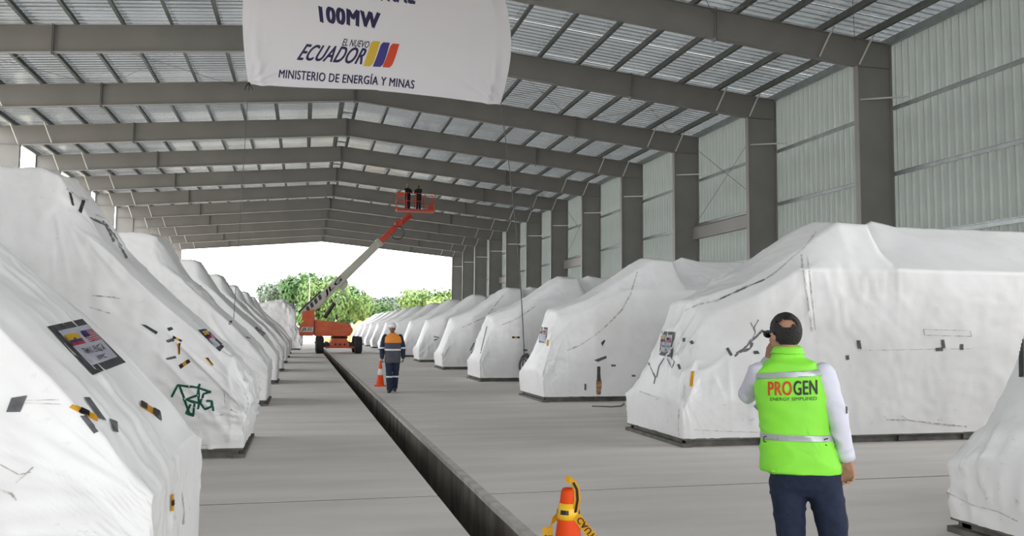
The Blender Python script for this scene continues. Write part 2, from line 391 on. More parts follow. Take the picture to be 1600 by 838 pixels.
# ------------------------------------------------------------------ shrink-wrapped units
def lerp(a, b, t): return a+(b-a)*t
def cover_mesh(rows, res, seed, mirror, amp=0.5, folds=1.0, smooth=0, name='cover', corners=((0, 0, 0.80), (0, 2.15, 0.80), (2.4, 0.1, 3.4))):
    # rows: list of control rows, each a list of (d, y, z); returns mesh in local coordinates (x = +-d)
    nc = len(rows[0])
    wid = [max(math.dist(r[j], r[j+1]) for r in rows) for j in range(nc-1)]
    su = [max(1, round(wd/res)) for wd in wid]
    P = []
    for i in range(len(rows)-1):
        L = max(math.dist(rows[i][j], rows[i+1][j]) for j in range(nc))
        n = max(1, round(min(L, 1.6)/res + max(0, L-1.6)/(res*2.5)))
        last = (i == len(rows)-2)
        for k in range(n + (1 if last else 0)):
            t = k/n; row = []
            for j in range(nc-1):
                A0, A1, B0, B1 = rows[i][j], rows[i+1][j], rows[i][j+1], rows[i+1][j+1]
                m = su[j]
                for q in range(m + (1 if j == nc-2 else 0)):
                    s = q/m
                    a = [lerp(lerp(A0[c], A1[c], t), lerp(B0[c], B1[c], t), s) for c in range(3)]
                    row.append(Vector(a))
            P.append(row)
    R, Cn = len(P), len(P[0])
    for _ in range(smooth):
        Q = [r[:] for r in P]
        for i in range(1, R-1):
            for j in range(1, Cn-1):
                Q[i][j] = (P[i][j]*2 + P[i-1][j] + P[i+1][j] + P[i][j-1] + P[i][j+1])/6
        P = Q
    Nn = []
    for i in range(R):
        r = []
        for j in range(Cn):
            a = P[min(i+1, R-1)][j]-P[max(i-1, 0)][j]; b = P[i][min(j+1, Cn-1)]-P[i][max(j-1, 0)]
            n = a.cross(b); r.append(n.normalized() if n.length > 1e-9 else Vector((0, 0, 0)))
        Nn.append(r)
    sv = Vector((seed*7.3, seed*3.1, seed*5.7)); out = []
    c45 = 0.7071
    for i in range(R):
        for j in range(Cn):
            p = P[i][j]; n = Nn[i][j]
            d, y, z = p
            h = 0.030*noise.noise(Vector((d*0.8, y*0.9, z*0.8))+sv) + 0.014*noise.noise(Vector((d*2.6, y*2.6, z*2.6))+sv)
            s = (d+z)*c45; t = (z-d)*c45
            f1 = 1-abs(noise.noise(Vector((s*0.45, y*3.2, t*3.4))+sv))*3.2
            f2 = 1-abs(noise.noise(Vector((d*3.4, y*3.4, z*0.55))-sv))*3.0
            f3 = 1-abs(noise.noise(Vector((d*0.8, y*5, z*6.5))-sv*2))*3.0
            fr = max(0.0, 1-abs(d-0.6)/3.2)            # folds live near the nose
            pt = max(0.0, noise.noise(Vector((d*0.9, y*0.9, z*0.9))-sv)*2.2+0.35)
            m = pt*(max(0, f1)**3*0.036*fr + max(0, f2)**3*0.018*(0.3+fr) + max(0, f3)**3*0.014*(0.25+fr)*(1.6 if z < 0.75 else 0.5))
            for kd, ky, kz in corners:
                vx, vy, vz = d-kd, y-ky, z-kz; r = math.sqrt(vx*vx+vy*vy+vz*vz)
                if r < 1.6:
                    ang = math.atan2(vz, vx+abs(vy)*0.8)
                    m += 0.022*max(0, 1-abs(noise.noise(Vector((ang*5.5, seed, kz))))*3)**2*math.exp(-r/0.55)*min(1, r/0.12)
            low = min(1.0, max(0.0, (z-0.12)/0.25))
            m2 = 0.007*noise.noise(Vector((d*8, y*8, z*8))+sv)
            out.append(p + n*((h*(0.3+0.7*low))*amp + (m+m2)*folds*(0.4+0.6*low)))
    sx = -1 if mirror else 1
    verts = [(sx*v.x, v.y, max(0.06, v.z)) for v in out]
    faces = []
    for i in range(R-1):
        for j in range(Cn-1):
            q = (i*Cn+j, i*Cn+j+1, (i+1)*Cn+j+1, (i+1)*Cn+j)
            faces.append(q if mirror else q[::-1])
    me = bpy.data.meshes.new(name); me.from_pydata(verts, [], faces); me.materials.append(PLASTIC)
    bm = bmesh.new(); bm.from_mesh(me); bmesh.ops.remove_doubles(bm, verts=bm.verts, dist=0.0006)
    bmesh.ops.recalc_face_normals(bm, faces=bm.faces)
    bm.to_mesh(me); bm.free()
    for p in me.polygons: p.use_smooth = True
    return me

WD = 2.15
def side_cols(d, ys, zs):
    # nine columns of one row from half lists: near base, low, mid, shoulder, edge, ridge + mirrored far
    return [(d, ys[0], zs[0]), (d, ys[1], zs[1]), (d, ys[2], zs[2]), (d, ys[3], zs[3]), (d, ys[4], zs[4]), (d, WD/2, zs[5]),
            (d, WD-ys[4], zs[4]), (d, WD-ys[3], zs[3]), (d, WD-ys[1], zs[1]), (d, WD-ys[0], zs[0])]
def rows_right(v=0.0):
    b = 0.12
    R = [[(0.0, y, b) for y in (0, 0, 0, 0.02, 0.5, WD/2, WD-0.5, WD-0.02, WD, WD)],
         [(0.0, 0, b), (0.0, 0, 0.3), (-0.02, 0, 0.48), (-0.03, 0.03, 0.62), (-0.03, 0.5, 0.68), (-0.03, WD/2, 0.68), (-0.03, WD-0.5, 0.68), (-0.03, WD-0.03, 0.6), (0, WD, 0.3), (0.0, WD, b)],
         [(0.12, -0.01, b), (0.12, 0, 0.42), (0.10, 0.03, 0.72), (0.12, 0.22, 0.98), (0.12, 0.62, 1.05), (0.1, WD/2, 1.08), (0.12, WD-0.62, 1.05), (0.14, WD-0.25, 0.9), (0.12, WD, 0.4), (0.12, WD, b)],
         [(0.33, -0.01, b), (0.33, 0, 0.55), (0.32, 0.16, 1.0), (0.32, 0.42, 1.42), (0.30, 0.75, 1.55), (0.28, WD/2, 1.58), (0.30, WD-0.68, 1.55), (0.36, WD-0.32, 1.35), (0.33, WD, 0.5), (0.33, WD, b)],
         [(0.60, -0.01, b), (0.60, 0, 0.62), (0.60, 0.17, 1.2), (0.55, 0.42, 1.80), (0.50, 0.75, 2.1), (0.46, WD/2, 2.13), (0.50, WD-0.66, 2.1), (0.58, WD-0.30, 1.8), (0.60, WD, 0.6), (0.60, WD, b)],
         side_cols(0.80, (-.01, 0, .12, .32, .66), (b, .65, 1.3, 1.98, 2.22, 2.26)),
         side_cols(1.25, (-.01, 0, .02, .07, .45), (b, .68, 1.5, 2.2, 2.40, 2.43)),
         side_cols(1.9, (-.01, 0, .01, .02, .4), (b, .7, 1.6, 2.58, 2.78, 2.84)),
         side_cols(2.5, (-.01, 0, .01, .03, .4), (b, .7, 1.6, 2.62, 3.15, 3.30)),
         side_cols(2.85, (-.01, 0, .01, .05, .42), (b, .7, 1.6, 2.60, 3.38, 3.47)),
         side_cols(3.4, (-.01, 0, .01, .03, .45), (b, .7, 1.6, 2.60, 3.36, 3.45)),
         side_cols(3.6, (-.01, 0, .01, .0, .55), (b, .7, 1.6, 2.63, 3.02, 3.36)),
         side_cols(3.95, (-.01, 0, .01, .0, .6), (b, .7, 1.6, 2.63, 3.05, 3.53)),
         side_cols(4.4, (-.01, 0, .0, .0, .55), (b, .7, 1.6, 2.63, 3.07, 3.45)),
         side_cols(8.0, (-.01, 0, .0, .0, .55), (b, .7, 1.6, 2.63, 3.07, 3.46)),
         side_cols(11.9, (-.01, 0, .0, .0, .55), (b, .7, 1.6, 2.62, 3.05, 3.42)),
         [(12.0, p[1], b) for p in side_cols(12, (-.01, 0, .0, .0, .55), (b,)*6)]]
    return R
def rows_left(pk=1.0, hi=0.0):
    b = 0.12
    R = [[(0.0, y, b) for y in (0, 0, 0, 0.02, 0.5, WD/2, WD-0.5, WD-0.02, WD, WD)],
         [(0.0, 0, b), (0.0, 0, 0.35), (0.0, 0, 0.6), (0.0, 0.03, 0.82), (0.0, 0.4, 0.88+hi), (0.0, WD/2, 0.93+hi), (0.0, WD-0.4, 0.94+hi), (0.0, WD-0.03, 0.86+hi), (0, WD, 0.35), (0.0, WD, b)]]
    for d, z in ((0.08, 0.98), (0.22, 1.18), (0.45, 1.45), (0.73, 1.74), (1.0, 1.97), (1.3, 2.24), (1.8, 2.72)):
        z += hi
        R.append(side_cols(d, (0, 0, .0, .03, .42), (b, .42*z if z < 1.6 else .6, z*.72, z-0.05, z+.02, z+0.03)))
    R += [side_cols(2.1, (0, 0, .01, .05, .30), (b, .6, 1.7, 2.9, 3.20, 3.26)),
          side_cols(2.32, (0, 0, .01, .06, .12), (b, .6, 1.7, 3.0, 3.53, 3.62)),
          side_cols(2.5, (0, 0, .01, .06, .12), (b, .6, 1.7, 2.9, 3.60, 3.68)),
          side_cols(3.9, (0, 0, .01, .05, .12), (b, .6, 1.7, 2.8, 3.60, 3.68)),
          side_cols(5.0, (0, 0, .01, .0, .35), (b, .7, 1.6, 2.66, 3.3, 3.6)),
          side_cols(11.9, (0, 0, .01, .0, .45), (b, .7, 1.6, 2.63, 3.1, 3.5)),
          [(12.0, p[1], b) for p in side_cols(12, (0, 0, .0, .0, .45), (b,)*6)]]
    return R
def rows_blunt():
    b = 0.12
    def rw(d, w, zz): return [(d, (WD-w)/2+w*u, z) for u, z in zip((0, 0, .02, .05, .25, .5, .75, .95, 1, 1), zz)]
    return [[(0.0, y, b) for y in (0, 0, 0, 0.02, 0.5, WD/2, WD-0.5, WD-0.02, WD, WD)],
            [(-0.12, WD/2+(y-WD/2)*1.08, z) for y, z in zip((0, 0, 0, 0.02, 0.5, WD/2, WD-0.5, WD-0.02, WD, WD), (b, .3, .7, 1.0, 1.1, 1.15, 1.1, 1.0, .4, b))],
            rw(0.35, WD, (b, .5, 1.2, 1.75, 1.9, 1.95, 1.9, 1.75, .6, b)),
            rw(0.42, WD, (b, .7, 1.7, 2.75, 2.95, 3.0, 2.9, 2.7, .8, b)),
            rw(0.75, WD, (b, .8, 1.9, 3.2, 3.45, 3.5, 3.4, 3.1, .8, b)),
            rw(1.25, WD, (b, .8, 2.0, 3.5, 3.80, 3.85, 3.8, 3.4, .8, b)),
            rw(2.3, WD, (b, .8, 2.0, 3.3, 3.62, 3.7, 3.6, 3.2, .8, b)),
            rw(3.2, WD, (b, .8, 2.0, 3.2, 3.5, 3.6, 3.5, 3.2, .8, b)),
            rw(11.9, WD, (b, .8, 2.0, 2.7, 3.2, 3.5, 3.2, 2.7, .8, b)),
            [(12.0, (WD)*u, b) for u in (0, 0, .02, .05, .25, .5, .75, .95, 1, 1)]]

def skid_mesh(mirror):
    sx = -1 if mirror else 1; bm = bmesh.new()
    for y in (0.06, WD-0.16): box(bm, *sorted((sx*0.05, sx*11.9)), y, y+0.1, 0.0, 0.115)
    n = 10
    for k in range(n+1):
        x = 0.05+11.7*k/n; box(bm, *sorted((sx*x, sx*(x+0.15))), 0.02, WD-0.02, 0.012, 0.105)
    box(bm, *sorted((sx*0.0, sx*11.95)), -0.01, WD+0.01, 0.10, 0.125)
    box(bm, *sorted((sx*-0.03, sx*0.12)), -0.02, WD+0.02, 0.0, 0.05)
    me = bpy.data.meshes.new('skid_base'); bm.to_mesh(me); bm.free(); me.materials.append(SKID); return me
SKM = {False: skid_mesh(False), True: skid_mesh(True)}
def unit(loc, cover, mirror, label, group):
    e = empty('wrapped_machine', loc); tag(e, label, 'wrapped unit', group)
    c = link('cover', cover, None, e); link('skid_base', SKM[mirror], None, e)
    return e, c

XRN, XLN = 5.30, -0.70
RY = [3.95, 11.22, 18.77, 26.38, 34.4, 42.3, 50.0, 57.6, 65.2, 72.8, 80.4, 88.0, 95.6, 103.0]
LY = [4.50, 11.38, 18.70, 25.9, 33.2, 41.0, 48.6, 56.0]
GR, GL = 'row of wrapped machines along the right wall', 'row of wrapped machines on the left'
near_r = [cover_mesh(rows_right(), 0.055, 1, False), cover_mesh(rows_right(), 0.055, 2, False), cover_mesh(rows_right(), 0.06, 3, False), cover_mesh(rows_right(), 0.075, 4, False)]
far_r = [cover_mesh(rows_right(), 0.11, 5, False), cover_mesh(rows_right(), 0.11, 6, False)]
near_l = [cover_mesh(rows_left(hi=-0.04), 0.045, 11, True, amp=0.45, folds=0.8), cover_mesh(rows_left(), 0.05, 12, True, folds=1.5), cover_mesh(rows_left(), 0.065, 13, True, folds=1.3)]
far_l = [cover_mesh(rows_left(), 0.10, 14, True, folds=1.3), cover_mesh(rows_left(), 0.10, 15, True, folds=1.2)]
ORD = ['', '', '', '', 'fifth', 'sixth', 'seventh', 'eighth', 'ninth', 'tenth', 'eleventh', 'twelfth', 'thirteenth', 'last and farthest']
RLAB = ['white shrink-wrapped machine cut off by the right edge, nearest of the right row',
        'large white shrink-wrapped machine behind the man in the green vest',
        'white shrink-wrapped machine with a brown rust streak low on its side',
        'white shrink-wrapped machine with a coiled black rope against its side']
LLAB = ['nearest left white wrapped machine with big flag label and torn tapes',
        'white wrapped machine with green spray-painted scrawl on its side',
        'third white wrapped machine of the left row, behind the green scrawl one']
units_r, units_l = [], []
for k, y in enumerate(RY):
    me = near_r[k] if k < 4 else far_r[k % 2]
    lab = RLAB[k] if k < 4 else '%s white wrapped machine of the right row, counted from the camera' % ORD[k]
    units_r.append(unit((XRN + (0.0 if k < 2 else min(0.5, 0.1*(k-1))), y, 0), me, False, lab, GR))
for k, y in enumerate(LY):
    me = near_l[k] if k < 3 else far_l[k % 2]
    lab = LLAB[k] if k < 3 else '%s white wrapped machine of the left row, counted from the camera' % ['', '', '', 'fourth', 'fifth', 'sixth', 'seventh', 'eighth'][k]
    units_l.append(unit((XLN, y, 0), me, True, lab, GL))
bl = cover_mesh(rows_blunt(), 0.10, 21, True, amp=3.0, folds=3.0)
units_l.append(unit((-0.15, 66.0, 0), bl, True, 'tall blunt grey-white wrapped machine at the far end of the left row', GL))
bpy.context.view_layer.update()

# marks on the covers: tapes, labels, scuffs ---------------------------------
class Skin:
    def __init__(s, cov): s.o = cov; s.b = bvh_of(cov); s.inv = cov.matrix_world.inverted()
    def hit(s, x, y, off):
        d = ray(x, y).normalized(); h = s.b.ray_cast(EYE, d)
        if h[0] is None: return None
        n = h[1] if h[1].dot(d) < 0 else -h[1]
        return s.inv @ (h[0] + n*off - d*off*0.3)
def skin_faces(sk, name, pts, faces, m, parent, off):
    H = [sk.hit(x, y, off) for x, y in pts]
    bm = bmesh.new(); V = [bm.verts.new(h) if h else None for h in H]
    for f in faces:
        vs = [V[i] for i in f]
        if any(v is None for v in vs) or len(set(f)) < 3: continue
        ds = [(vs[a].co-vs[a-1].co).length for a in range(len(vs))]
        if max(ds) > 0.4: continue
        try: bm.faces.new(vs)
        except ValueError: pass
    if name in ('scuff_mark', 'weld_seam') and bm.faces:      # keep the longest unbroken run
        seen, best = set(), []
        for f0 in bm.faces:
            if f0 in seen: continue
            st, isl = [f0], []
            seen.add(f0)
            while st:
                f = st.pop(); isl.append(f)
                for e in f.edges:
                    for g_ in e.link_faces:
                        if g_ not in seen: seen.add(g_); st.append(g_)
            if len(isl) > len(best): best = isl
        bs = set(best)
        bmesh.ops.delete(bm, geom=[f for f in bm.faces if f not in bs], context='FACES_ONLY')
    for v in [v for v in bm.verts if not v.link_faces]: bm.verts.remove(v)
    if not bm.faces: bm.free(); return None
    bmesh.ops.solidify(bm, geom=bm.faces[:], thickness=0.0015)
    return obj(name, bm, m, parent)
def bil(Q, u, v):
    return (lerp(lerp(Q[0][0], Q[1][0], u), lerp(Q[3][0], Q[2][0], u), v), lerp(lerp(Q[0][1], Q[1][1], u), lerp(Q[3][1], Q[2][1], u), v))
def patch(sk, name, Q, m, off=0.006, u0=0, u1=1, v0=0, v1=1, parent=None, n=None):
    L = max(math.dist(Q[0], Q[1])*(u1-u0), math.dist(Q[1], Q[2])*(v1-v0)); n = n or max(2, min(12, int(L/4)))
    pts = [bil(Q, lerp(u0, u1, i/n), lerp(v0, v1, j/n)) for j in range(n+1) for i in range(n+1)]
    fs = [(j*(n+1)+i, j*(n+1)+i+1, (j+1)*(n+1)+i+1, (j+1)*(n+1)+i) for j in range(n) for i in range(n)]
    return skin_faces(sk, name, pts, fs, m, parent or sk.o.parent, off)
def ribbon(sk, name, pts, wpx, m, off=0.004, step=4.0, parent=None, jit=0.0):
    P = [Vector((*p, 0)) for p in pts]; D = []
    for a, b in zip(P[:-1], P[1:]):
        n = max(1, int((b-a).length/step))
        for k in range(n): D.append(a.lerp(b, k/n))
    D.append(P[-1]); out = []
    for i, p in enumerate(D):
        t = D[min(i+1, len(D)-1)]-D[max(0, i-1)]; nn = Vector((-t.y, t.x, 0)).normalized()
        ww = (wpx[min(len(wpx)-1, int(i/len(D)*len(wpx)))] if isinstance(wpx, (list, tuple)) else wpx)*(1+jit*random.uniform(-1, 1))
        out += [(p.x-nn.x*ww/2, p.y-nn.y*ww/2), (p.x+nn.x*ww/2, p.y+nn.y*ww/2)]
    fs = [(2*i, 2*i+1, 2*i+3, 2*i+2) for i in range(len(D)-1)]
    return skin_faces(sk, name, out, fs, m, parent or sk.o.parent, off)
def skin_text(sk, name, s, Q, m, off=0.009, parent=None, bold=0.0):
    bm = text_mesh(s, 0, bold); refine(bm, 0.12)
    pts = [bil(Q, v.co.x, 1-v.co.y) for v in bm.verts]; bm.verts.index_update()
    fs = [tuple(v.index for v in f.verts) for f in bm.faces]; bm.free()
    return skin_faces(sk, name, pts, fs, m, parent or sk.o.parent, off)
def flag_label(sk, outer, inner, ec, us, t1=None, t2=None, frame=DTAPE):
    """paper sheet under tape; ec / us are quads of the two flags"""
    fr = patch(sk, 'label_frame', outer, frame, 0.004)
    sh = patch(sk, 'label_sheet', inner, PAPER, 0.008) or fr
    patch(sk, 'flag_print', ec, FY, 0.012, 0, 1, 0, .5, parent=sh); patch(sk, 'flag_print', ec, FB, 0.012, 0, 1, .5, .75, parent=sh); patch(sk, 'flag_print', ec, FR, 0.012, 0, 1, .75, 1, parent=sh)
    patch(sk, 'flag_print', ec, DTAPE, 0.014, .40, .6, .38, .62, parent=sh, n=2)
    big = math.dist(us[0], us[3]) > 12
    ns = 7 if big else 3
    for k in range(ns): patch(sk, 'flag_print', us, FR, 0.012, 0, 1, (2*k)/(2*ns-1), (2*k+1)/(2*ns-1), parent=sh, n=3)
    patch(sk, 'flag_print', us, FB, 0.015, 0, .42, 0, .54, parent=sh, n=3)
    if t1: skin_text(sk, 'print', t1[0], t1[1], INK, 0.012, parent=sh)
    if t2: skin_text(sk, 'print', t2[0], t2[1], INK, 0.012, parent=sh)
def zebra(sk, Q, n=3, first=0):
    a = patch(sk, 'warning_tape', Q, YTAPE, 0.006)
    for k in range(n):
        if k % 2 == first: patch(sk, 'tape_stripe', Q, BTAPE, 0.010, k/n, (k+1)/n, 0, 1, parent=a or sk.o.parent)

kL0, kL1, kL2, kL3 = [Skin(units_l[i][1]) for i in range(4)]
kR0, kR1, kR2, kR3, kR4, kR5 = [Skin(units_r[i][1]) for i in range(6)]
# nearest left unit
flag_label(kL0, [(73, 511), (128, 499), (196, 567), (144, 587)], [(89, 519), (136, 508), (182, 559), (141, 573)],
           [(98, 526), (117, 522), (132, 538), (113, 543)], [(123, 520), (141, 516), (156, 532), (138, 537)],
           ('TRAIL ENG A', [(124, 547), (158, 539), (164, 549), (130, 556)]), ('WMC', [(148, 558), (161, 554), (165, 561), (152, 565)]))
patch(kL0, 'tape_strip', [(18, 622), (43, 618), (32, 644), (10, 644)], GTAPE)
zebra(kL0, [(113, 632), (109, 637), (160, 664), (164, 655)][0:1] + [(150, 650), (152, 660), (108, 637)], 3, 1)
patch(kL0, 'tape_strip', [(130, 622), (139, 622), (165, 658), (153, 655)], GTAPE)
patch(kL0, 'tape_strip', [(125, 650), (133, 650), (154, 675), (147, 678)], GTAPE)
patch(kL0, 'tape_strip', [(170, 655), (182, 660), (184, 677), (176, 675)], GTAPE)
zebra(kL0, [(219, 627), (248, 643), (246, 652), (219, 636)], 3, 0)
patch(kL0, 'tape_strip', [(243, 642), (250, 644), (252, 659), (242, 650)], GTAPE)
zebra(kL0, [(270, 772), (270, 798), (266, 799), (266, 774)], 3, 1)
for p, wd in (([(0, 726), (30, 742), (48, 738)], 2.0), ([(25, 755), (52, 730)], 2), ([(0, 765), (18, 772), (26, 782)], 3), ([(42, 626), (92, 625)], 1.2), ([(40, 630), (95, 632)], 1.2), ([(284, 770), (288, 800), (286, 820)], 1.5)):
    ribbon(kL0, 'scuff_mark', p, wd, SCUFF, jit=0.5)
# second left unit, with the green scrawl
graf = [[(268, 621), (278, 602), (308, 606), (330, 613)], [(280, 602), (296, 646), (302, 648)], [(312, 600), (308, 618), (290, 625), (304, 630), (302, 650), (291, 646), (298, 632)],
        [(310, 603), (311, 632), (309, 640)], [(329, 612), (318, 616), (313, 630), (320, 640), (330, 636), (331, 627), (322, 627)], [(331, 627), (333, 643)], [(286, 624), (310, 630)]]
for p in graf: ribbon(kL1, 'spray_scrawl', p, 3.6, GREEN, 0.006, 2.5)
flag_label(kL1, [(309, 516), (321, 514), (351, 541), (343, 550)], [(315, 519), (324, 517), (344, 540), (337, 544)],
           [(316, 520), (323, 519), (331, 528), (325, 531)], [(324, 520), (328, 519), (336, 529), (331, 530)])
for Q, m in (([(220, 507), (228, 508), (247, 519), (244, 523)], DTAPE), ([(261, 513), (268, 511), (271, 515), (264, 518)], DTAPE), ([(259, 532), (272, 528), (273, 533), (262, 536)], GTAPE), ([(259, 560), (274, 556), (276, 560), (261, 563)], GTAPE), ([(356, 552), (363, 549), (368, 557), (360, 558)], GTAPE)):
    patch(kL1, 'tape_strip', Q, m)
zebra(kL1, [(270, 525), (285, 532), (283, 535), (270, 529)], 3, 0)
zebra(kL1, [(277, 537), (282, 537), (281, 554), (278, 554)], 2, 1)
zebra(kL1, [(279, 571), (295, 561), (298, 566), (282, 577)], 3, 0)
zebra(kL1, [(319, 559), (325, 559), (334, 571), (331, 572)], 2, 1)
patch(kL1, 'tape_strip', [(107, 300), (111, 302), (116, 322), (112, 321)], DTAPE)
patch(kL1, 'tape_strip', [(128, 312), (133, 314), (127, 334), (122, 330)], DTAPE)
for p, wd in (([(145, 462), (178, 465), (188, 467)], 2), ([(140, 480), (172, 490)], 2), ([(104, 295), (122, 308), (138, 313)], 2), ([(140, 340), (165, 352), (178, 378)], 3), ([(160, 345), (180, 370), (198, 404)], 3), ([(148, 335), (172, 345)], 2),
              ([(350, 610), (352, 632)], 1), ([(292, 672), (310, 672), (310, 696), (325, 696)], 1.2), ([(335, 650), (350, 648)], 2), ([(360, 640), (372, 646)], 2), ([(300, 503), (320, 498), (334, 510)], 1.5)):
    ribbon(kL1, 'scuff_mark', p, wd, SCUFF if wd < 3 else SCUFD, jit=0.6)
for Q in ([(358, 502), (363, 501), (361, 508), (357, 507)], [(384, 526), (391, 528), (390, 530), (384, 528)]): patch(kL2, 'tape_strip', Q, DTAPE)
flag_label(kL3, [(397, 513), (401, 511), (415, 521), (411, 526)], [(400, 515), (403, 514), (411, 521), (408, 523)], [(400, 515), (402, 514.5), (405, 517), (403, 518)], [(404, 516), (405, 515.5), (408, 518), (406, 519)])
# right row
seam = [(1070, 486), (1092, 476), (1120, 470), (1160, 450), (1190, 440), (1212, 426), (1232, 408), (1246, 396), (1258, 386), (1275, 362)]
ribbon(kR1, 'weld_seam', seam, 2.2, SCUFF, jit=0.5); ribbon(kR1, 'scuff_mark', [(1120, 470), (1160, 452), (1195, 437)], 1.5, SCUFD, 0.006, jit=0.9)
for p, wd, m in (([(1252, 398), (1256, 430), (1262, 470), (1269, 518)], 2.5, SCUFF), ([(1262, 400), (1266, 440), (1274, 516)], 1.5, SCUFF), ([(1148, 557), (1168, 540), (1180, 528), (1192, 516)], 2.5, SCUFD), ([(1156, 551), (1172, 545), (1176, 536)], 3.5, SCUFD),
              ([(1150, 552), (1166, 542), (1174, 530)], 2, SCUFD), ([(1185, 500), (1178, 512), (1180, 520), (1172, 540)], 1.6, SCUFD), ([(1173, 504), (1178, 516)], 1.2, SCUFD), ([(1443, 515), (1516, 517), (1518, 526), (1445, 524), (1443, 515)], 1, SCUFF),
              ([(1000, 612), (1030, 622), (1025, 625)], 1.5, SCUFF), ([(1010, 560), (1024, 590), (1022, 600)], 2, SCUFD), ([(1180, 632), (1190, 640)], 8, SCUFD), ([(1385, 656), (1420, 657), (1460, 662), (1510, 667)], 2, SCUFF), ([(1409, 650), (1420, 657)], 1.5, SCUFF),
              ([(1061, 640), (1060, 668), (1062, 690)], 1.2, SCUFF), ([(1085, 672), (1130, 674), (1185, 676)], 1.2, SCUFF), ([(1340, 548), (1520, 545)], 0.8, SCUFF)):
    ribbon(kR1, 'scuff_mark', p, wd, m, jit=0.5)
flag_label(kR1, [(1034, 518), (1055, 519), (1051, 559), (1030, 555)], [(1035, 523), (1051, 524), (1048, 552), (1032, 550)],
           [(1034, 527), (1040, 528), (1039, 535), (1033, 534)], [(1043, 528), (1050, 529), (1049, 536), (1042, 535)], ('TRAIL ENG', [(1034, 540), (1048, 541), (1048, 544), (1034, 543)]), ('2', [(1039, 545), (1043, 545), (1043, 549), (1039, 549)]), frame=GTAPE)
for Q, m in (([(1066, 529), (1071, 528), (1071, 534), (1067, 535)], GTAPE), ([(1077, 534), (1082, 532), (1085, 537), (1080, 539)], GTAPE), ([(1134, 545), (1138, 543), (1145, 555), (1141, 557)], GTAPE), ([(1177, 549), (1184, 548), (1187, 553), (1178, 554)], GTAPE),
             ([(1338, 532), (1344, 532), (1346, 546), (1340, 545)], GTAPE), ([(1321, 556), (1326, 555), (1327, 562), (1322, 563)], GTAPE), ([(1461, 544), (1473, 543), (1473, 549), (1462, 549)], GTAPE), ([(1470, 531), (1475, 531), (1477, 544), (1472, 545)], GTAPE),
             ([(1500, 538), (1505, 538), (1505, 547), (1500, 547)], GTAPE), ([(1058, 570), (1062, 569), (1065, 577), (1061, 578)], GTAPE)):
    patch(kR1, 'tape_strip', Q, m)
zebra(kR1, [(1080, 580), (1080, 604), (1075, 605), (1081, 582)][0:1] + [(1085, 580), (1082, 605), (1077, 604)], 1, 1)
for p in ([(1038, 560), (1030, 572), (1026, 590)], [(1042, 560), (1050, 575), (1054, 566), (1048, 558)]): ribbon(kR1, 'spray_scrawl', p, 1.6, mat('grey_spray', (0.28, 0.34, 0.33), 0.7))
flag_label(kR2, [(844, 511), (856, 512), (853, 537), (842, 535)], [(845, 514), (855, 515), (852, 535), (843, 533)], [(845, 516), (849, 516.5), (848, 522), (844, 521.5)], [(850, 517), (854, 517), (853, 523), (849.5, 522.5)], frame=GTAPE)
for Q, m in (([(939, 536), (944, 531), (946, 533), (941, 541)], DTAPE), ([(955, 570), (962, 570), (962, 573), (955, 573)], GTAPE), ([(987, 586), (993, 586), (993, 589), (987, 589)], GTAPE), ([(928, 563), (947, 556), (948, 560), (934, 566)], GTAPE), ([(913, 600), (916, 600), (916, 610), (913, 610)], GTAPE),
             ([(933, 573), (938, 573), (938, 596), (933, 596)], SCUFD)): patch(kR2, 'tape_strip', Q, m)
ribbon(kR2, 'rust_streak', [(935, 575), (936, 600), (935, 621)], [4, 6, 9, 8, 6], RUST, 0.003)
ribbon(kR2, 'weld_seam', [(886, 548), (906, 540), (930, 524), (952, 505), (972, 484), (985, 460), (996, 425)], 2, SCUFF, jit=0.6)
zebra(kR2, [(855, 531), (858, 531), (857, 541), (854, 541)], 1, 1)
zebra(kR3, [(800, 526), (812, 526), (812, 529), (800, 529)], 3, 0)
ribbon(kR3, 'scuff_mark', [(761, 510), (755, 535), (751, 552)], 1.4, SCUFD); ribbon(kR3, 'weld_seam', [(785, 508), (810, 497), (838, 478)], 1.6, SCUFF)
patch(kR3, 'tape_strip', [(817, 546), (824, 546), (824, 549), (817, 549)], GTAPE)
for p in ([(736, 552), (744, 548)], [(740, 556), (746, 553)], [(735, 548), (741, 536)]): ribbon(kR4, 'scuff_mark', p, 2, SCUFD)
ribbon(kR4, 'weld_seam', [(722, 512), (760, 495), (786, 462)], 1.6, SCUFF); 
for p in ([(678, 526), (686, 528)], [(678, 532), (684, 530)]): ribbon(kR5, 'scuff_mark', p, 1.8, SCUFD)
ribbon(kR0, 'scuff_mark', [(1562, 470), (1556, 500), (1548, 540)], 2.5, SCUFF); patch(kR0, 'tape_strip', [(1593, 530), (1600, 524), (1600, 590), (1593, 590)], DTAPE)
ribbon(kR0, 'scuff_mark', [(1480, 770), (1520, 790), (1560, 800), (1590, 815)], 1.5, SCUFF)

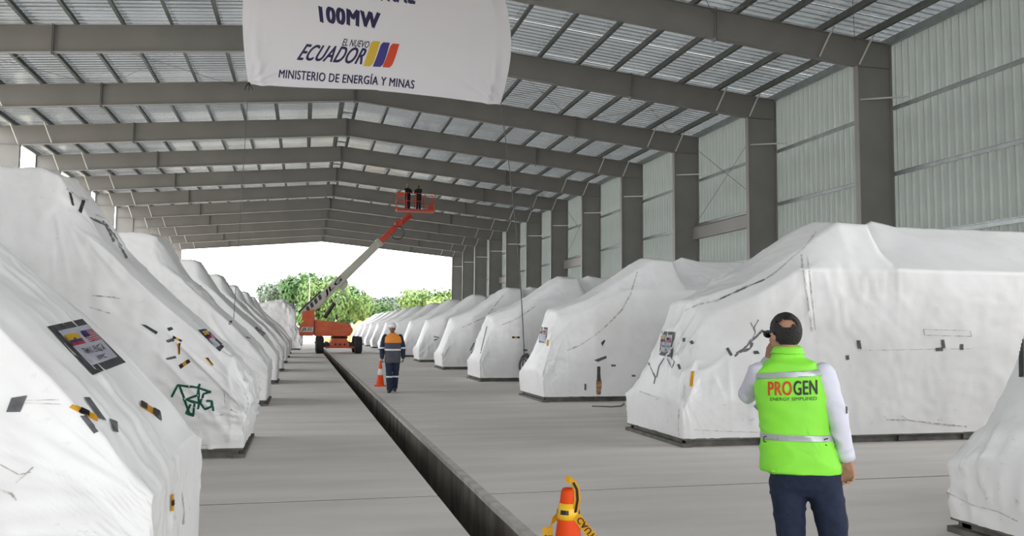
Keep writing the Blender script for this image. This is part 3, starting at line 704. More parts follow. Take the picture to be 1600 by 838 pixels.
# ------------------------------------------------------------------ banner
BY = 24.3
ban = empty('banner', (0, BY, 0)); tag(ban, 'white cloth banner with lettering and three-stripe emblem hanging from the rafters', 'banner')
def bw(x, y): p = atY(x, y, BY); return p.x, p.z
bl_, br_ = bw(388, 131), bw(783, 163)
CLOTH = mat('banner_cloth', (0.80, 0.78, 0.82), 0.8)
t_ = CLOTH.node_tree; tb = t_.nodes.new('ShaderNodeBsdfTranslucent'); tb.inputs['Color'].default_value = (0.80, 0.78, 0.82, 1)
mx_ = t_.nodes.new('ShaderNodeMixShader'); mx_.inputs[0].default_value = 0.4
t_.links.new(t_.nodes['Principled BSDF'].outputs[0], mx_.inputs[1]); t_.links.new(tb.outputs[0], mx_.inputs[2]); t_.links.new(mx_.outputs[0], t_.nodes['Material Output'].inputs['Surface'])
nU, nV = 120, 90
topz = 12.45; bm = bmesh.new(); V = []
for j in range(nV+1):
    v = j/nV; row = []
    for i in range(nU+1):
        u = i/nU
        zb = lerp(bl_[1], br_[1], u) + 0.10*math.sin(math.pi*u)*(1 if u < 0.5 else 0.8) - 0.05*math.sin(7*u) * 0.4
        z = lerp(zb, topz, v)
        h = (z-bl_[1])
        bul = math.sin(math.pi*min(1, max(0, h/3.9)))
        xl = lerp(bl_[0], bl_[0]-0.1, v) - 0.17*bul; xr_ = lerp(br_[0], br_[0]-0.15, v) + 0.36*bul
        x = lerp(xl, xr_, u)
        e = min(u, 1-u)
        yy = 0.05*math.sin(9*u+3*v) * (1-v*0.5) + 0.16*math.exp(-((e-0.05)/0.018)**2)*(0.6+0.4*math.sin(9*v)) + 0.05*noise.noise(Vector((x*0.8, z*0.8, 2)))
        # creases drawn from the lower corners
        for cx, cz in (bl_, br_):
            a = math.atan2(z-cz, abs(x-cx)+1e-4); r = math.hypot(x-cx, z-cz)
            yy += 0.06*math.sin(a*14)*math.exp(-r/1.8)*min(1, r/0.3)
        row.append(bm.verts.new((x, yy, z)))
    V.append(row)
for j in range(nV):
    for i in range(nU): bm.faces.new((V[j][i], V[j][i+1], V[j+1][i+1], V[j+1][i]))
cl = obj('cloth', bm, CLOTH, ban, True); bpy.context.view_layer.update()
bb = bvh_of(cl)
NAVY = mat('navy_print', (0.02, 0.015, 0.07), 0.6)
def bput(name, bmx, Q, m, off=0.008):
    for v in bmx.verts:
        px_, py_ = bil(Q, v.co.x, 1-v.co.y); p = atY(px_, py_, BY); h = bb.ray_cast(Vector((p.x, BY-2, p.z)), Vector((0, 1, 0)))
        q = h[0] if h[0] else Vector((p.x, BY, p.z)); v.co = Vector((q.x, q.y-BY-off, q.z))
    return obj(name, bmx, m, ban)
def btext(s, Q, shear=0, bold=0.0, m=NAVY):
    t = text_mesh(s, shear, bold); refine(t, 0.15); return bput('lettering', t, Q, m)
btext('CENTRAL', [(538, -38), (650, -26), (649, 6.5), (537, -4)], 0, 0.05)
btext('100MW', [(497, 10), (595, 19), (592, 46), (500, 37)], 0, 0.06)
btext('EL NUEVO', [(536, 61), (578, 65), (576, 76), (534, 72)], 0.3, 0.02)
btext('ECUADOR', [(475, 68), (574, 76), (566, 102), (463, 93)], 0.32, 0.03)
btext('MINISTERIO DE ENERG\u00cdA Y MINAS', [(437, 104), (649, 122), (647, 139), (435, 121)], 0, 0.03)
for q, m in (([(580, 64), (594, 65), (581, 105), (567, 104)], mat('stripe_yellow', (0.62, 0.42, 0.04), 0.6)), ([(596, 66), (609, 67), (597, 106), (582, 105)], mat('stripe_blue', (0.045, 0.04, 0.22), 0.6)), ([(611, 68), (624, 69), (611, 107), (597, 106)], mat('stripe_red', (0.60, 0.06, 0.02), 0.6))):
    t = bmesh.new(); n = 10
    L = []
    for k in range(n+1):
        v = k/n; sq = 0.22*(1-min(1, 6*v))**2 ; sq2 = 0.22*(1-min(1, 6*(1-v)))**2; bow = 0.10*math.sin(math.pi*v)
        L.append((t.verts.new((sq2+bow*0.5, v, 0)), t.verts.new((1-sq+bow*0.5, v, 0))))
    for k in range(n): t.faces.new((L[k][0], L[k][1], L[k+1][1], L[k+1][0]))
    bput('emblem_stripe', t, q, m)
bm = bmesh.new()
for dx in (-0.07, 0.02, 0.09): tube(bm, [(bl_[0]+0.02, 0, bl_[1]+0.04), (bl_[0]+dx, -0.05, bl_[1]-0.1), (bl_[0]+dx*1.3, -0.03, bl_[1]-0.2)], 0.02, 6)
obj('corner_tie', bm, BTAPE, ban)
for x in (bl_[0]+0.1, XR-0.1, br_[0]-0.4):
    bm = bmesh.new(); tube(bm, [(x, 0, topz-0.05), (x+0.02, 0.3, topz+0.1), (x, 0.73, soff(abs(x-XR))-0.02)], 0.012, 6); obj('hanging_cord', bm, CABLE, ban)

# ropes from the banner down to the machines
ROPE = mat('dark_rope', (0.10, 0.10, 0.10), 0.8)
h = kR3.b.ray_cast(EYE, ray(820, 556).normalized())[0] or atY(820, 556, 26.3)
bm = bmesh.new(); a = Vector((br_[0]-0.02, BY, br_[1]+0.05)); e = h + Vector((-0.03, -0.05, 0))
tube(bm, [a.lerp(e, t) + Vector((0.12*math.sin(math.pi*t), 0, 0)) for t in [k/16 for k in range(17)]], 0.016, 6)
ro = obj('rope', bm, ROPE); tag(ro, 'thin dark rope from the right corner of the banner to the machine side', 'rope')
c = e + Vector((0.02, -0.06, -0.28)); bm = bmesh.new()
for k in range(7):
    rx, rz = random.uniform(0.10, 0.19), random.uniform(0.22, 0.36); ph = random.uniform(-.25, .25)
    tube(bm, [(c.x+rx*math.cos(t)+ph*0.3, c.y-0.02*k, c.z+rz*math.sin(t)+ph*0.3) for t in [2*math.pi*q/20 for q in range(21)]], 0.017, 5)
tag(obj('rope_coil', bm, ROPE), 'black coil of rope hanging against the side of a wrapped machine', 'rope')
h = kL3.b.ray_cast(EYE, ray(365, 502).normalized())[0] or kL2.b.ray_cast(EYE, ray(365, 502).normalized())[0] or atY(365, 502, 26)
bm = bmesh.new(); a = Vector((bl_[0]+0.01, BY, bl_[1]))
tube(bm, [a.lerp(h, t) for t in [k/10 for k in range(11)]], 0.010, 6)
tag(obj('rope', bm, ROPE), 'thin rope from the left corner of the banner to the left row', 'rope')

# ------------------------------------------------------------------ traffic cones and barricade tape
ORANGE = mat('cone_orange', (0.72, 0.062, 0.004), 0.6, spec=0.25, var=0.05, vscale=6)
WREF = mat('reflective_white', (0.75, 0.75, 0.75), 0.4)
def cone(loc, h, name_label, collar=False, tilt=None):
    e = empty('traffic_cone', loc); tag(e, name_label, 'traffic cone')
    if tilt: e.rotation_euler = tilt
    s = h/0.9; bm = bmesh.new()
    lathe(bm, [(0.150*s, 0.035*s), (0.140*s, 0.06*s), (0.034*s, 0.885*s), (0.026*s, 0.90*s), (0.018*s, 0.895*s), (0.018*s, 0.86*s)], 32); obj('cone_body', bm, ORANGE, e, True)
    bm = bmesh.new(); r = 0.20*s
    prism(bm, [(r*sx*(1 if k else .8), r*sy*(.8 if k else 1)) for sx, sy, kk in ((1, 1, 0), (-1, 1, 1), (-1, -1, 0), (1, -1, 1)) for k in ((0, 1) if kk else (1, 0))][::-1], 'z', 0, 0.038*s); obj('cone_base', bm, ORANGE, e)
    if collar:
        for z0, z1 in ((0.40, 0.62),):
            bm = bmesh.new(); rr = lambda z: (0.140+(0.034-0.140)*(z-0.06)/(0.825))*s+0.002
            lathe(bm, [(rr(z0), z0*s), (rr(z1), z1*s)], 32); obj('reflective_collar', bm, WREF, e, True)
    return e
nc = atY(888, 765, 3.88)
cn = cone((nc.x, nc.y, 0), 0.905, 'orange traffic cone in the foreground wrapped in yellow caution tape')
def strip(pts, wv, width, thick=0.0015):
    bm = bmesh.new(); L = []
    for p, w_ in zip(pts, wv):
        p = Vector(p); w_ = Vector(w_).normalized()*width/2; L.append((bm.verts.new(p-w_), bm.verts.new(p+w_)))
    for k in range(len(L)-1): bm.faces.new((L[k][0], L[k][1], L[k+1][1], L[k+1][0]))
    bmesh.ops.solidify(bm, geom=bm.faces[:], thickness=thick); return bm
tp = empty('barricade_tape', (nc.x, nc.y, 0)); tag(tp, 'yellow and black caution tape tied around the foreground cone', 'tape')
bm = bmesh.new(); lathe(bm, [(0.054, 0.765), (0.051, 0.80), (0.044, 0.838)], 24); obj('tape_wrap', bm, YTAPE, tp, True)
bm = bmesh.new(); lathe(bm, [(0.0555, 0.79), (0.052, 0.81)], 24)
for f in [f for f in bm.faces if math.sin(3.5*math.atan2(f.calc_center_median().y, f.calc_center_median().x)) > -0.2]: bm.faces.remove(f)
obj('tape_lettering', bm, BTAPE, tp)
RV = Vector((rt.x, rt.y, 0)).normalized(); FV = Vector((fw.x, fw.y, 0)).normalized()
def L3(a, b, z): return RV*a + FV*b + Vector((0, 0, z))
loop = [L3(0.030, -0.04, 0.80), L3(0.040, -0.045, 0.86), L3(0.038, -0.03, 0.905), L3(0.022, -0.02, 0.935), L3(0.004, -0.02, 0.945), L3(-0.012, -0.01, 0.955)]
obj('tape_loop', strip(loop, [(RV.x, RV.y, 0.2), (RV.x, RV.y, 0.1), (RV.x, RV.y, 0.5), (RV.x*.6, RV.y*.6, 1), (0.1, 0, 1), (0.1, 0, 1)], 0.032), YTAPE, tp)
obj('tape_loop', strip([p-FV*0.004 for p in loop[0:4]], [(RV.x, RV.y, 0.2)]*4, 0.012), BTAPE, tp)
tail = [L3(0.035+0.60*t, -0.05+0.03*t, 0.785-0.60*t-0.05*math.sin(math.pi*t)) for t in [k/24 for k in range(25)]]
tail += [L3(0.635+0.14*t, -0.02-0.1*t, 0.185-0.180*t) for t in [k/10 for k in range(1, 11)]]
tail += [L3(0.775+0.8*t, -0.12-0.25*t, 0.005) for t in [k/8 for k in range(1, 9)]]
wv = []
for k, p in enumerate(tail):
    t_ = tail[min(k+1, len(tail)-1)]-tail[max(0, k-1)]; wv.append(t_.cross(FV) if k < 33 else Vector(FV))
obj('tape_tail', strip(tail, wv, 0.042), YTAPE, tp)
# lettering along the tail
acc = [0.0]
for a, b in zip(tail[:-1], tail[1:]): acc.append(acc[-1]+(b-a).length)
def along(s):
    for k in range(len(acc)-1):
        if acc[k+1] >= s: f_ = (s-acc[k])/(acc[k+1]-acc[k]); return tail[k].lerp(tail[k+1], f_), wv[k].normalized().lerp(wv[k+1].normalized(), f_)
    return tail[-1], wv[-1].normalized()
for k, word in enumerate(('CAUTION', 'CUIDADO', 'CAUTION')):
    t = text_mesh(word, 0, 0.02); refine(t, 0.08)
    for v in t.verts:
        p, n_ = along(0.015+0.24*k+0.19*v.co.x); v.co = p - n_*(0.030*(v.co.y-0.5)) * 1.0 - FV*0.004 + Vector((0, 0, 0.003))
    obj('tape_lettering', t, BTAPE, tp)
sh = [L3(-0.075, 0.05, 0.70), L3(-0.078, 0.045, 0.55), L3(-0.082, 0.05, 0.4), L3(-0.08, 0.045, 0.2), L3(-0.09, 0.04, 0.1)]
top = [L3(0.0, 0.06, 0.80), L3(-0.05, 0.065, 0.765), L3(-0.073, 0.06, 0.735)]
obj('tape_tail', strip([L3(-0.095, 0.03, 0.715+0*k) + Vector((0, 0, -0.12*k)) for k in range(6)], [RV]*6, 0.05), YTAPE, tp)
obj('tape_lettering', strip([L3(-0.105, 0.026, 0.68) + Vector((0, 0, -0.03*k)) for k in range(12)], [RV]*12, 0.010), BTAPE, tp)
obj('tape_lettering', strip([L3(-0.085, 0.026, 0.678), L3(-0.085, 0.026, 0.660)], [RV]*2, 0.026), BTAPE, tp)
obj('tape_tail', strip([L3(0.0, 0.058, 0.775), L3(-0.045, 0.055, 0.765), L3(-0.078, 0.040, 0.74), L3(-0.095, 0.03, 0.713)], [(0, 0, 1), (0, 0, 1), (.3, 0, 1), RV], 0.04), YTAPE, tp)
# ------------------------------------------------------------------ people
def ell(bm, c, r, rot=None, sub=3):
    M = Matrix.Translation(Vector(c)) @ (rot.to_4x4() if rot else Matrix.Identity(4)) @ Matrix.Diagonal((*r, 1))
    bmesh.ops.create_icosphere(bm, subdivisions=sub, radius=1, matrix=M)
def limb(bm, pts, rad, n=12):
    tube(bm, pts, rad, n)
    for p, r in zip(pts, rad if isinstance(rad, (list, tuple)) else [rad]*len(pts)): ell(bm, p, (r, r, r), sub=2)
def hloft(bm, rings, n=32):
    R = []
    for cx, cy, z, rx, ry in rings:
        R.append([bm.verts.new((cx+rx*math.copysign(abs(math.cos(a))**0.85, math.cos(a)), cy+ry*math.copysign(abs(math.sin(a))**0.85, math.sin(a)), z)) for a in [2*math.pi*k/n for k in range(n)]])
    for i in range(len(R)-1):
        for k in range(n): bm.faces.new((R[i][k], R[i][(k+1) % n], R[i+1][(k+1) % n], R[i+1][k]))
    bm.faces.new(R[0][::-1]); bm.faces.new(R[-1])
def solid(name, bm, voxel, m, parent, sm=4, wr=None, fac=0.5):
    bmesh.ops.recalc_face_normals(bm, faces=bm.faces)
    me = bpy.data.meshes.new(name); bm.to_mesh(me); bm.free(); o = link(name, me)
    r = o.modifiers.new('r', 'REMESH'); r.mode = 'VOXEL'; r.voxel_size = voxel
    s = o.modifiers.new('s', 'SMOOTH'); s.iterations = sm; s.factor = fac
    dg = bpy.context.evaluated_depsgraph_get(); m2 = bpy.data.meshes.new_from_object(o.evaluated_get(dg))
    bpy.data.objects.remove(o); bpy.data.meshes.remove(me); m2.name = name
    if wr:
        for v in m2.vertices:
            v.co += v.normal*wr(v.co)
    for p in m2.polygons: p.use_smooth = True
    m2.materials.clear()
    return link(name, m2, m, parent)
def shell(src, name, cuts, off, m, parent, thick=0.0):
    """copy the part of a mesh that lies on the positive side of every cut plane, pushed out by off"""
    bm = bmesh.new(); bm.from_mesh(src.data)
    for cpt, no in cuts:
        g = bm.verts[:]+bm.edges[:]+bm.faces[:]
        bmesh.ops.bisect_plane(bm, geom=g, plane_co=cpt, plane_no=no, clear_inner=True)
    if not bm.faces: bm.free(); return None
    bm.normal_update()
    ns = {v: v.normal.copy() for v in bm.verts}
    for v in bm.verts: v.co += ns[v]*off
    bmesh.ops.solidify(bm, geom=bm.faces[:], thickness=thick or 0.002)
    return obj(name, bm, m, parent, True)
def hand(bm, wrist, d, n, thumb, curl=0.6, s=1.0):
    """palm, four unequal fingers and a thumb; d = direction, n = palm normal, thumb = towards the thumb side"""
    d = Vector(d).normalized(); n = (Vector(n)-d*d.dot(Vector(n))).normalized(); t = Vector(thumb); t = (t-d*t.dot(d)-n*t.dot(n)).normalized()
    w_ = Vector(wrist)
    ell(bm, w_+d*0.045*s, (0.020*s, 0.020*s, 0.020*s), sub=2)
    for k, (ln, off) in enumerate(((0.072, 0.031), (0.080, 0.010), (0.075, -0.011), (0.058, -0.031))):
        kn = w_+d*(0.088-abs(off-0.005)*0.25)*s+t*off*s
        limb(bm, [w_+t*off*0.45*s, kn], [0.016*s, 0.0125*s], 8)
        P = [kn]; a = 0.25+curl*0.5; p = kn
        for q, f in enumerate((0.45, 0.32, 0.23)):
            dd = d*math.cos(a)+n*math.sin(a)+t*(off*1.5); p = p+dd.normalized()*ln*f*s; P.append(p); a += curl
        limb(bm, P, [0.0098*s, 0.0092*s, 0.0085*s, 0.0072*s], 8)
    b = w_+d*0.025*s+t*0.022*s
    limb(bm, [b, b+(d*0.6+t*0.7+n*0.25).normalized()*0.042*s, b+(d*0.6+t*0.7+n*0.25).normalized()*0.042*s+(d*0.85+t*0.25+n*0.35).normalized()*0.030*s, b+(d*0.6+t*0.7+n*0.25).normalized()*0.042*s+(d*0.85+t*0.15+n*0.5).normalized()*0.054*s], [0.016*s, 0.0125*s, 0.011*s, 0.009*s], 8)

SKIN = mat('skin_tan', (0.42, 0.22, 0.15), 0.5, var=0.08, vscale=12)
SKIN2 = mat('skin_brown', (0.20, 0.10, 0.065), 0.5, var=0.08, vscale=12)
HAIR = mat('black_hair', (0.012, 0.010, 0.010), 0.6, bump=0.6, bscale=120)
EYEW = mat('eye_white', (0.7, 0.7, 0.68), 0.3); LENS = mat('dark_lens', (0.01, 0.01, 0.012), 0.15)
LIP = mat('lips', (0.30, 0.10, 0.09), 0.5)
def person(loc, rz, J, skin, voxel, label, group=None):
    e = empty('person', loc, rz); tag(e, label, 'person', group)
    H = Matrix.Rotation(J['turn'], 3, 'Z') @ Matrix.Rotation(J.get('nod', 0), 3, 'X'); hc = Vector(J['head'])
    def h(v): return hc + H @ Vector(v)
    bm = bmesh.new(); RH = H
    ell(bm, h((0, -0.012, 0.012)), (0.074, 0.094, 0.098), RH); ell(bm, h((0, 0.022, -0.05)), (0.058, 0.066, 0.070), RH)
    ell(bm, h((0, 0.060, -0.085)), (0.024, 0.022, 0.020), RH, 2); ell(bm, h((0, 0.088, -0.018)), (0.012, 0.020, 0.024), RH, 2); ell(bm, h((0, 0.099, -0.032)), (0.015, 0.013, 0.011), RH, 2)
    ell(bm, h((0, 0.070, 0.028)), (0.050, 0.018, 0.012), RH, 2)
    for s in (-1, 1):
        ell(bm, h((s*0.077, -0.008, -0.012)), (0.010, 0.020, 0.032), RH, 2); ell(bm, h((s*0.040, 0.055, -0.032)), (0.022, 0.022, 0.020), RH, 2)
    nb = Vector(J['neck']); limb(bm, [h((0, -0.03, -0.05)), nb+Vector((0, 0, 0.02)), nb+Vector((0, 0, -0.06))], [0.052, 0.054, 0.06], 14)
    pel = Vector(J['pelvis'])
    limb(bm, [nb+Vector((0, 0, -0.1)), (nb+pel)/2, pel], [0.085, 0.09, 0.09], 14)
    for s in ('l', 'r'):
        sh, el_, wr = [Vector(J[s+k]) for k in ('sh', 'el', 'wr')]
        limb(bm, [nb+Vector((0, 0, -0.08)), sh], [0.06, 0.045], 10)
        limb(bm, [sh, sh.lerp(el_, 0.5), el_, el_.lerp(wr, 0.35), wr], [0.045, 0.042, 0.036, 0.037, 0.025], 12)
        hd, hn, ht, cu = J[s+'hand']; hand(bm, wr, hd, hn, ht, cu)
        hp, kn, an, toe = [Vector(J[s+k]) for k in ('hp', 'kn', 'an', 'toe')]
        limb(bm, [pel.lerp(hp, 0.5), hp, hp.lerp(kn, 0.5), kn, kn.lerp(an, 0.35), an], [0.08, 0.075, 0.07, 0.048, 0.05, 0.035], 12)
        limb(bm, [an, an+Vector((0, 0, -0.03)), toe], [0.035, 0.035, 0.028], 10)
    body = solid('body', bm, voxel, skin, e, 3)
    for s in (-1, 1):
        b = bmesh.new(); ell(b, h((s*0.031, 0.072, 0.004)), (0.014, 0.012, 0.010), RH, 2); obj('eye', b, EYEW, e, True)
        b = bmesh.new(); ell(b, h((s*0.031, 0.0825, 0.004)), (0.006, 0.003, 0.006), RH, 2); obj('pupil', b, LENS, e, True)
    b = bmesh.new(); ell(b, h((0, 0.079, -0.056)), (0.022, 0.010, 0.006), RH, 2); obj('mouth', b, LIP, e, True)
    return e, h, RH
def cloth_wr(seed, amp, sc=1.0):
    def f(c):
        v = Vector((c.x*5*sc, c.y*5*sc, c.z*9*sc+seed*3))
        return amp*(max(0, 1-abs(noise.noise(v))*3)**2) + amp*0.5*noise.noise(v*2.2)
    return f
def trousers(e, J, m, vox, rw=0.115, rt=0.092, rk=0.066, ra=0.062, top=None, seed=1, hws=1.0):
    bm = bmesh.new(); pel = Vector(J['pelvis']); lh, rh = Vector(J['lhp']), Vector(J['rhp'])
    hw = (abs(rh.x-lh.x)/2+rt*0.92)*hws; tz = top or pel.z+0.12
    hloft(bm, [(pel.x, pel.y, tz, hw*0.95, rw), (pel.x, pel.y-0.01, pel.z, hw, rw*1.02), (pel.x, pel.y-0.01, pel.z-0.09, hw*0.98, rw*0.95), (pel.x, pel.y, pel.z-0.13, hw*0.8, rw*0.7)])
    for s in 'lr':
        hp, kn, an = [Vector(J[s+k]) for k in ('hp', 'kn', 'an')]
        limb(bm, [hp+Vector((0, 0, -0.02)), hp.lerp(kn, 0.5), kn, kn.lerp(an, 0.4), an+Vector((0, 0, 0.0))], [rt, (rt+rk)/2+0.004, rk, rk*1.0, ra], 16)
    o = solid('trousers', bm, vox, m, e, 4, cloth_wr(seed, 0.007))
    return o
def sleeves(bm, J, rs=0.062, re=0.052, rc=0.042, inset=0.0):
    for s in 'lr':
        sh, el_, wr = [Vector(J[s+k]) for k in ('sh', 'el', 'wr')]
        limb(bm, [sh, sh.lerp(el_, 0.55), el_, el_.lerp(wr, 0.5), el_.lerp(wr, 0.93)], [rs, (rs+re)/2, re, (re+rc)/2, rc], 16)
def shoes(e, J, m, sole):
    for s in 'lr':
        an, toe = Vector(J[s+'an']), Vector(J[s+'toe']); d = (toe-an); d.z = 0; d.normalize()
        gz = J.get(s+'ground', 0.0)
        c = Vector((an.x, an.y, gz)); bm = bmesh.new()
        limb(bm, [c+Vector((0, 0, 0.10)), c+Vector((0, 0, 0.05))-d*0.01], [0.048, 0.046], 12)
        limb(bm, [c-d*0.035+Vector((0, 0, 0.042)), c+d*0.08+Vector((0, 0, 0.045)), c+d*0.16+Vector((0, 0, 0.036)), c+d*0.19+Vector((0, 0, 0.034))], [0.04, 0.046, 0.040, 0.030], 12)
        for v in bm.verts: v.co.z = max(v.co.z, gz+0.012)
        o = solid('shoe', bm, 0.01, m, e, 2)
        bm = bmesh.new(); ss = Vector((-d.y, d.x, 0))
        pts = [c+d*(-0.075)+ss*0.03, c+d*(-0.075)-ss*0.03, c+d*0.05-ss*0.045, c+d*0.16-ss*0.045, c+d*0.22-ss*0.02, c+d*0.22+ss*0.02, c+d*0.16+ss*0.045, c+d*0.05+ss*0.045]
        prism(bm, [(p.x, p.y) for p in pts], 'z', gz+0.002, gz+0.022); obj('sole', bm, sole, o)

# man in the green vest ------------------------------------------------------------
NP = atY(1240, 600, 4.2); NAZ = math.atan2(NP.x, NP.y)
J = dict(head=(-0.045, 0.0, 1.640), turn=0.62, nod=-0.05, neck=(-0.03, -0.01, 1.49), pelvis=(0.04, 0.0, 0.90),
         lsh=(-0.175, -0.01, 1.425), lel=(-0.255, 0.17, 1.29), lwr=(-0.135, 0.235, 1.475), lhand=((0.35, -0.1, 1), (0.3, -1, 0), (1, 0.2, 0), 0.45),
         rsh=(0.150, -0.01, 1.425), rel=(0.225, -0.03, 1.185), rwr=(0.268, 0.02, 0.965), rhand=((0.06, 0.06, -1), (-0.4, -1, 0), (-1, 0.4, 0), 0.7),
         lhp=(-0.045, 0, 0.86), rhp=(0.145, 0, 0.86), lkn=(-0.018, 0.01, 0.47), rkn=(0.205, 0.03, 0.47), lan=(-0.02, -0.02, 0.08), ran=(0.25, -0.01, 0.08), ltoe=(-0.05, 0.16, 0.03), rtoe=(0.30, 0.16, 0.03))
e, h, RH = person((NP.x, NP.y, 0), -NAZ, J, SKIN, 0.0065, 'man seen from behind in a bright green safety vest, white shirt and dark jeans')
bm = bmesh.new(); ell(bm, h((0, -0.014, 0.016)), (0.081, 0.101, 0.104), RH, 5)
Hi = RH.inverted(); hcv = Vector(J['head'])
kill = []
for f in bm.faces:
    p = Hi @ (f.calc_center_median()-hcv)
    face_front = p.y > 0.028 and p.z < 0.058 - 0.0*abs(p.x)
    side_low = p.z < -0.045 and p.y > -0.03
    nape = p.z < -0.083
    ear = abs(p.x) > 0.06 and p.y > -0.02 and p.z < 0.0
    w_ = f.calc_center_median()-hcv; q = (w_.x-0.015)/0.046, (w_.z-0.060)/0.024
    bald = w_.y < 0.01 and q[0]**2+q[1]**2*(1 + 0.3*q[0]) < 1+0.9*noise.noise(w_*90)
    if face_front or side_low or nape or ear or bald: kill.append(f)
bmesh.ops.delete(bm, geom=kill, context='FACES')
for v in bm.verts: v.co += (v.co-hcv).normalized()*0.002*noise.noise(v.co*90)
bmesh.ops.solidify(bm, geom=bm.faces[:], thickness=0.006); obj('hair', bm, HAIR, e, True)
bm = bmesh.new()
for s in (-1, 1):
    beam(bm, h((s*0.080, 0.085, 0.012)), h((s*0.083, -0.01, 0.012)), 0.004, 0.010); beam(bm, h((s*0.083, -0.01, 0.012)), h((s*0.082, -0.03, -0.008)), 0.004, 0.008)
beam(bm, h((-0.078, 0.092, 0.018)), h((0.078, 0.092, 0.018)), 0.006, 0.006)
g = obj('sunglasses', bm, LENS, e)
for s in (-1, 1):
    bm = bmesh.new(); ell(bm, h((s*0.040, 0.094, 0.002)), (0.034, 0.007, 0.023), RH, 2); obj('lens', bm, LENS, g, True)
SHIRT = mat('white_shirt', (0.66, 0.66, 0.76), 0.8, var=0.03, vscale=4)
bm = bmesh.new()
hloft(bm, [(0.02, 0, 0.90, 0.17, 0.105), (0.0, 0, 1.10, 0.165, 0.11), (-0.01, 0, 1.30, 0.17, 0.11), (-0.02, 0, 1.42, 0.165, 0.09), (-0.025, 0, 1.48, 0.11, 0.07), (-0.03, 0, 1.53, 0.062, 0.064)])
sleeves(bm, J, 0.062, 0.056, 0.040)
shirt = solid('shirt', bm, 0.009, SHIRT, e, 4, cloth_wr(5, 0.010))
wr, el_ = Vector(J['rwr']), Vector(J['rel']); bm = bmesh.new(); d = (wr-el_).normalized(); tube(bm, [wr-d*0.065, wr-d*0.0], [0.047, 0.046], 20); obj('cuff', bm, SHIRT, shirt, True)
bm = bmesh.new(); sp = Vector((0.268, -0.05, 1.235)); box(bm, sp.x-0.004, sp.x+0.004, sp.y-0.012, sp.y+0.012, sp.z-0.018, sp.z+0.018); obj('sleeve_emblem', bm, mat('emblem_grey', (0.08, 0.08, 0.10), 0.6), shirt)
JEAN = mat('dark_denim', (0.007, 0.015, 0.042), 0.85, var=0.25, vscale=30, bump=0.2, bscale=200)
trousers(e, J, JEAN, 0.011, rw=0.104, hws=0.9, rt=0.097, rk=0.068, ra=0.066, seed=2)
shoes(e, J, mat('brown_leather', (0.06, 0.03, 0.02), 0.5), BTAPE)
VEST = mat('lime_vest', (0.26, 0.80, 0.05), 0.65, var=0.03, vscale=8)
bm = bmesh.new()
hloft(bm, [(0.026, 0, 0.892, 0.212, 0.145), (0.020, 0, 0.96, 0.205, 0.142), (0.006, 0, 1.07, 0.186, 0.130), (0.003, 0, 1.13, 0.184, 0.130), (-0.005, 0, 1.25, 0.190, 0.134), (-0.012, 0, 1.36, 0.192, 0.132),
           (-0.018, -0.005, 1.43, 0.180, 0.118), (-0.022, -0.008, 1.475, 0.145, 0.098), (-0.028, -0.008, 1.505, 0.092, 0.080), (-0.030, -0.005, 1.525, 0.074, 0.074), (-0.031, 0, 1.562, 0.070, 0.072)], 48)
vest = solid('vest', bm, 0.0085, VEST, e, 3, cloth_wr(9, 0.011, 0.8))
REFL = mat('reflective_tape', (0.42, 0.46, 0.46), 0.35, metal=0.3)
def vband(za, zb, slope=0.0): return [((0, 0, za), (slope, 0, 1)), ((0, 0, zb), (-slope, 0, -1))]
shell(vest, 'reflective_band', vband(1.405, 1.437, -0.08), 0.003, REFL, e)
shell(vest, 'reflective_band', vband(1.065, 1.098), 0.003, REFL, e)
shell(vest, 'collar', [((0, 0, 1.528), (0, 0, 1))], 0.010, VEST, e, 0.004)
shell(vest, 'hem', vband(0.893, 0.908), 0.003, VEST, e)
bpy.context.view_layer.update()
vb = BVHTree.FromPolygons([v.co for v in vest.data.vertices], [tuple(p.vertices) for p in vest.data.polygons])
def vest_text(s, x0, x1, z0, z1, m, bold=0.0, tilt=0.0):
    t = text_mesh(s, 0, bold); refine(t, 0.1)
    for v in t.verts:
        x = lerp(x0, x1, v.co.x); z = lerp(z0, z1, v.co.y)+tilt*(v.co.x)
        hh = vb.ray_cast(Vector((x, -1, z)), Vector((0, 1, 0))); v.co = (hh[0] if hh[0] else Vector((x, -0.13, z)))+Vector((0, -0.0045, 0))
    return obj('lettering', t, m, e)
RINK = mat('red_print', (0.62, 0.06, 0.01), 0.6); KINK = mat('black_print', (0.015, 0.02, 0.015), 0.6)
vest_text('PRO', -0.133, -0.008, 1.302, 1.380, RINK, 0.03, 0.008); vest_text('GEN', -0.001, 0.122, 1.310, 1.388, KINK, 0.03, 0.008)
vest_text('ENERGY SIMPLIFIED', -0.122, 0.118, 1.276, 1.294, KINK, 0.0, 0.012)
for x in (-0.150, 0.158):
    bm = bmesh.new(); hh = vb.ray_cast(Vector((x, -1, 1.07)), Vector((0, 1, 0))); y = hh[0].y-0.006 if hh[0] else -0.09
    tube(bm, [(x+0.012, y, 1.085), (x-0.008, y, 1.078), (x-0.010, y, 1.055), (x+0.006, y, 1.048)], 0.0035, 6); obj('buckle', bm, BTAPE, e)
bm = bmesh.new(); beam(bm, (-0.105, 0.245, 1.50), (-0.085, 0.255, 1.62), 0.012, 0.07)
tag(obj('phone', bm, LENS), 'black phone held near the face by the man in the green vest', 'phone')
bpy.data.objects['phone'].location = (NP.x, NP.y, 0); bpy.data.objects['phone'].rotation_euler = (0, 0, -NAZ)

